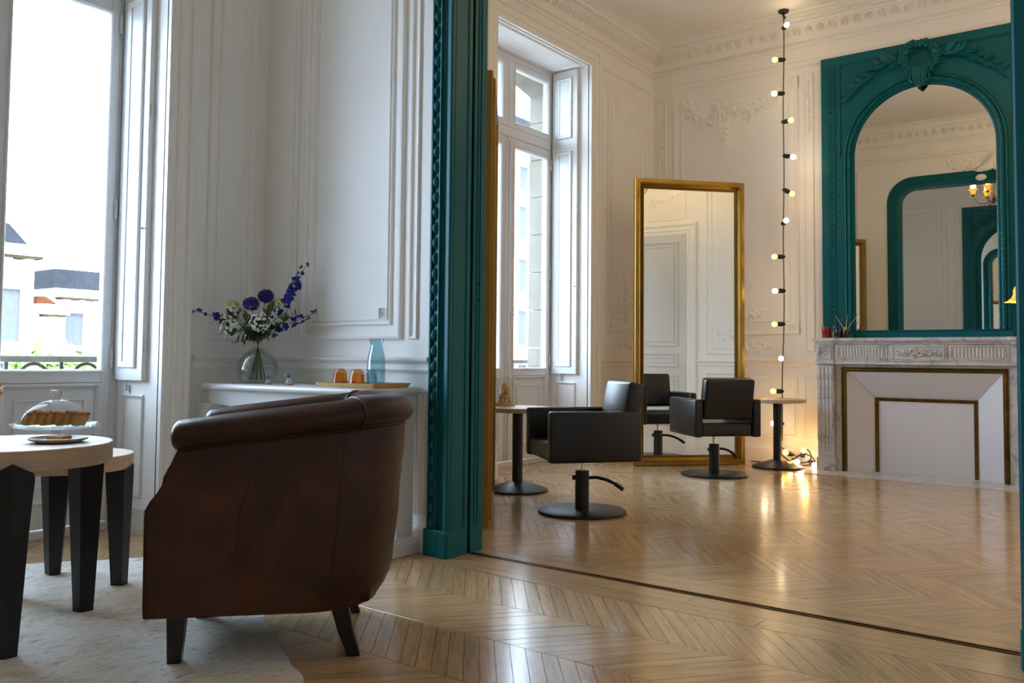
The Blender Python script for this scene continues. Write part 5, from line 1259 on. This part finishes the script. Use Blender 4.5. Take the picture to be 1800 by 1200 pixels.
def bulb(p, d, kind, power):
    q = Vector(d).normalized().to_track_quat('Z', 'Y').to_matrix().to_4x4(); M = Matrix.Translation(p) @ q @ Matrix.Scale(1.2, 4) @ Matrix.Translation((0, 0, .046))
    inst(sock, 'socket', SL, M); inst(bulb_me[kind], 'bulb', SL, M @ Matrix.Scale(.82, 4))
    ld = bpy.data.lights.new('bulb_light', 'POINT'); ld.energy = power; ld.color = (1, .74, .42) if kind == 'w' else (1, .55, .16); ld.shadow_soft_size = .03
    lo = bpy.data.objects.new('bulb_light', ld); COL.objects.link(lo); lo.parent = SL; lo.location = M @ Vector((0, 0, .10))
Rr = Vector((.8, .6, 0)); Ff = Vector((-.6, .8, 0)); PWR = .58
BL = [(4.24, -Ff, 'w'), (3.93, -Rr, 'a'), (3.60, -Rr, 'w'), (3.32, -Ff * .8 + Rr * .6, 'a'), (2.99, Rr - UV_ * .2 - Ff * .3, 'w'), (2.66, Rr * .8 - UV_ * .4, 'a'), (2.33, -Ff + UV_ * .2, 'w'), (2.01, -Rr, 'a'), (1.68, -Rr, 'w'), (1.36, -Rr + Ff * .2, 'a'), (1.03, -Ff - Rr * .5, 'w'), (.715, -Rr, 'a'), (.40, -Rr, 'w')]
for z, d, k in BL: bulb(spt(z), d, k, PWR if k == 'w' else PWR * .5)
for p, d, k in (((.10, .17, .10), (.3, -.6, .6), 'a'), ((.02, .15, .06), (.5, -.6, -.1), 'w'), ((.17, .18, .05), (.5, -.5, -.2), 'w'), ((-.02, .20, .10), (-.2, -.6, .2), 'a'), ((.06, .15, .03), (-.1, -.9, .1), 'a')):
    bulb(Vector(p), d, k, PWR * 2.2)

# ------------------------------------------------------------------ amber glass lamps
def tulip(parent, M, name='shade', up=True):
    n = 40; prof = [(.022, 0), (.034, .012), (.040, .03), (.040, .05), (.046, .068), (.060, .084), (.072, .09)]
    mb = MB(); mb.lathe(prof, seg=n, cap=False, M=M, mod=lambda a, z: 1 + (.16 * max(0, (z - .05) / .04) * math.cos(a * 6)))
    return mb.build(name, SHADEE, parent, smooth=60)
def lamp_light(parent, loc, power, size=.04):
    ld = bpy.data.lights.new('lamp_light', 'POINT'); ld.energy = power; ld.color = (1, .68, .34); ld.shadow_soft_size = size
    lo = bpy.data.objects.new('lamp_light', ld); COL.objects.link(lo); lo.parent = parent; lo.location = loc
PNx, PNy, PNz = -.575, 5.2, 1.345
PN = thing('pendant_lamp', 'lit amber tulip glass pendant lamp hanging beside the right door jamb', 'pendant lamp', (PNx, PNy, 0))
MB().tube([(0, 0, PNz + .15), (.0, 0, ZC - .01)], .004, 6).build('cord', CABLE, PN)
MB().lathe([(.012, PNz + .145), (.020, PNz + .13), (.021, PNz + .075), (.026, PNz + .07), (.026, PNz + .06)], seg=16).build('lamp_holder', BLACKM, PN)
tulip(PN, Matrix.Translation((0, 0, PNz + .068)) @ Matrix.Rotation(PI, 4, 'X'))
MB().ell((0, 0, PNz + .015), (.02, .02, .028)).build('bulb', BULBW, PN)
MB().lathe([(.05, ZC - .03), (.05, ZC - .002)], seg=20).build('ceiling_rose', BLACKM, PN)
lamp_light(PN, (0, 0, PNz - .04), 6)
def chandelier(label, loc, zc, n, power, rad=.36):
    O = thing('chandelier', label, 'chandelier', (loc[0], loc[1], 0))
    MB().tube([(0, 0, zc - .02), (0, 0, ZC - .01)], .009, 8).build('stem', BRASS, O)
    MB().lathe([(.06, ZC - .05), (.07, ZC - .03), (.02, ZC - .002)], seg=20).build('ceiling_rose', BRASS, O)
    MB().lathe([(.0, zc - .09), (.02, zc - .08), (.03, zc - .05), (.018, zc - .02), (.035, zc), (.02, zc + .04), (.012, zc + .10)], seg=20).build('body', BRASS, O, smooth=60)
    for k in range(n):
        a = 2 * PI * k / n + .5; d = Vector((math.cos(a), math.sin(a), 0)); P = smooth([Vector((0, 0, zc)), d * rad * .35 + Vector((0, 0, zc - .07)), d * rad * .75 + Vector((0, 0, zc - .06)), d * rad + Vector((0, 0, zc + .06))])
        A = MB().tube(P, .006, 6); c = d * rad * .55 + Vector((0, 0, zc - .10)); A.tube([c + Vector((d.x * .03 * math.cos(t), d.y * .03 * math.cos(t), .03 * math.sin(t))) for t in [2 * PI * q / 12 for q in range(12)]], .003, 4, False, True); A = A.build('arm', BRASS, O)
        MB().lathe([(.010, 0), (.028, .005), (.020, .02), (.024, .035)], tuple(d * rad + Vector((0, 0, zc + .055))), 14).build('cup', BRASS, O)
        tulip(O, Matrix.Translation(d * rad + Vector((0, 0, zc + .085))))
        lamp_light(O, d * rad + Vector((0, 0, zc + .22)), power)
    return O
chandelier('gold chandelier with amber tulip shades in the sitting room, seen in the salon mirror', (-1.93, 1.0), 3.70, 5, 1.3, .30)

chandelier('gold chandelier with amber tulip shades added out of view beyond the right jamb to warm the salon', (-.42, 5.65), 3.46, 5, 7.0, .30)  # added unseen lamp, gives the salon most of its warm light

# ------------------------------------------------------------------ balcony rails and the street outside
for i, (a, b) in enumerate(WINS):
    R_ = thing('balcony_railing', ('weathered rail with iron scrolls outside the sitting room window', 'weathered rail with iron scrolls outside the salon window')[i], 'railing', (-5.62, (a + b) / 2, 0))
    MB().box(-.05, .05, -1.9, 1.75, .955, .995).build('handrail', RAILST, R_, bevel=.01)
    n = 9
    for k in range(n):
        y = -1.7 + .33 * k; MB().tube([(0, y + .085 * math.cos(t), .86 + .085 * math.sin(t)) for t in [2 * PI * q / 20 for q in range(20)]], .011, 6, False, True).build('scroll', IRON, R_)
        MB().box(-.008, .008, y + .155, y + .175, -.02, .955).build('baluster', IRON, R_)
    MB().box(-.02, .02, -1.9, 1.75, .70, .73).build('lower_bar', IRON, R_)
tag(MB().box(-5.75, XO - .155, -1.2, 9.0, -.30, -.06).build('balcony_floor', STONE), 'stone balcony slab outside the windows', kind='structure')
GZ = -7.0
tag(MB().box(-140, XO - .16, -60, 160, GZ - .2, GZ).build('street', ASPH), 'pale street far below the windows', kind='structure')
def building(name, label, x, y0, y1, ztop, depth, wallm, roofm=None, rooft=0, nwin=4, floors=((0, 2.4),), roofin=2.0, corn=.6, roofy=None):
    B = thing(name, label, 'building', (x, (y0 + y1) / 2, GZ)); h = (y1 - y0) / 2
    MB().box(-depth, 0, -h, h, 0, ztop - GZ).build('wall', wallm, B)
    MB().box(-depth - .3, corn, -h - corn * .5, h + corn * .5, ztop - GZ - .5, ztop - GZ).build('cornice', wallm, B)
    dn = MB()
    nd = int(2 * h / .9)
    for k in range(nd): y = -h + 2 * h * (k + .5) / nd; dn.box(0, corn * .7, y - .18, y + .18, ztop - GZ - .85, ztop - GZ - .5)
    o = dn.build('dentils', wallm, B); o['kind'] = 'stuff'
    MB().box(-.05, .12, -h, h, -GZ + .3, -GZ + .42).build('string_course_shadow_line', SHADELINE, B)
    MB().box(-.05, corn * .9, -h, h, ztop - GZ - .62, ztop - GZ - .505).build('cornice_shadow_line', SHADELINE, B)  # dark strip painting the shadow under the cornice
    if roofm:
        z0, z1 = ztop - GZ, ztop - GZ + rooft; ra, rb = roofy or (-h, h)
        rg_ = [[Vector((-depth, ra, z0)), Vector((-.4, ra, z0)), Vector((-.4, rb, z0)), Vector((-depth, rb, z0))], [Vector((-depth + roofin, ra + roofin * .6, z1)), Vector((-.4 - roofin, ra + roofin * .6, z1)), Vector((-.4 - roofin, rb - roofin * .6, z1)), Vector((-depth + roofin, rb - roofin * .6, z1))]]
        MB().loft(rg_).build('roof', roofm, B, smooth=0)
    for z, hh in floors:
        for k in range(nwin):
            y = -h + 2 * h * (k + .5) / nwin; w = min(.7, h / nwin * .5)
            fr = MB().box(-.05, .14, y - w - .22, y - w, z - GZ - .1, z - GZ + hh + .2).box(-.05, .14, y + w, y + w + .22, z - GZ - .1, z - GZ + hh + .2).box(-.05, .22, y - w - .3, y + w + .3, z - GZ + hh, z - GZ + hh + .3).box(-.05, .25, y - w - .3, y + w + .3, z - GZ - .25, z - GZ)
            W_ = fr.build('window', wallm, B); MB().box(-.03, .03, y - w, y + w, z - GZ, z - GZ + hh).build('pane', GLASSD, W_, smooth=0)
    return B
building('apartment_building', 'pale stone corner building with a heavy cornice across the street', -42, 6.5, 18.7, 6.0, 14, FSTONE, SLATE, 1.2, 5, ((-6, 2.6), (-2, 2.6), (1.6, 2.4)), 1.0, .9)
building('apartment_building', 'white stone building with slate mansard roof across the street', -52, 24.4, 44, 4.9, 12, FSTONE2, SLATE, 1.35, 9, ((-5.5, 2.4), (-2.2, 2.4), (1.6, 1.9)), 1.2, .7)
building('low_house', 'low white house with terracotta roof edge between the taller buildings', -44, 19.9, 21.0, 3.5, 6, FSTONE2, TERRA, .45, 4, ((-5.5, 2.2), (-2.0, 2.0)), .6, .4)
building('apartment_building', 'tall pale stone building with many windows opposite the salon window', -38, 46, 62, 17, 14, FSTONE, SLATE, 3.0, 7, ((-6, 2.6), (-2, 2.6), (2, 2.6), (6, 2.4), (10, 2.4), (13.6, 1.8)), 1.5, 1.0)
building('apartment_building', 'pale stone building farther along the street on the window side', -60, 44.5, 78, 10, 12, FSTONE2, SLATE, 3.0, 9, ((-6, 2.6), (-2, 2.6), (2, 2.6), (6, 2.4)), 1.5, 1.0)
def tree(label, loc, r, hh, seed):
    O = thing('street_tree', label, 'tree', loc, 0, 'street trees below the windows'); rnd = random.Random(seed)
    MB().tube([(0, 0, 0), (.05, 0, hh * .5), (0, .05, hh)], lambda t: .16 - .08 * t, 8).build('trunk', TBARK, O)
    mb = MB()
    for k in range(900):
        d = Vector((rnd.gauss(0, 1), rnd.gauss(0, 1), rnd.gauss(0, 1))).normalized() * r * rnd.uniform(.6, 1.0); c = Vector((0, 0, hh)) + Vector((d.x, d.y, d.z * .8)) + Vector((rnd.gauss(0, .15), rnd.gauss(0, .15), rnd.gauss(0, .15)))
        mb.leaf(c, Vector((rnd.gauss(0, 1), rnd.gauss(0, 1), rnd.gauss(0, 1))), Vector((rnd.gauss(0, 1), rnd.gauss(0, 1), rnd.gauss(0, 1))), r * .28, r * .16, .2, 2)
    o = mb.build('foliage', TREE, O); o['kind'] = 'stuff'
tree('green street tree crown rising just above the sitting room rail', (-26, 12.1, GZ), 1.5, 6.9, 1)
tree('green street tree farther from the house beside the first', (-30, 16.2, GZ), 1.2, 6.6, 2)
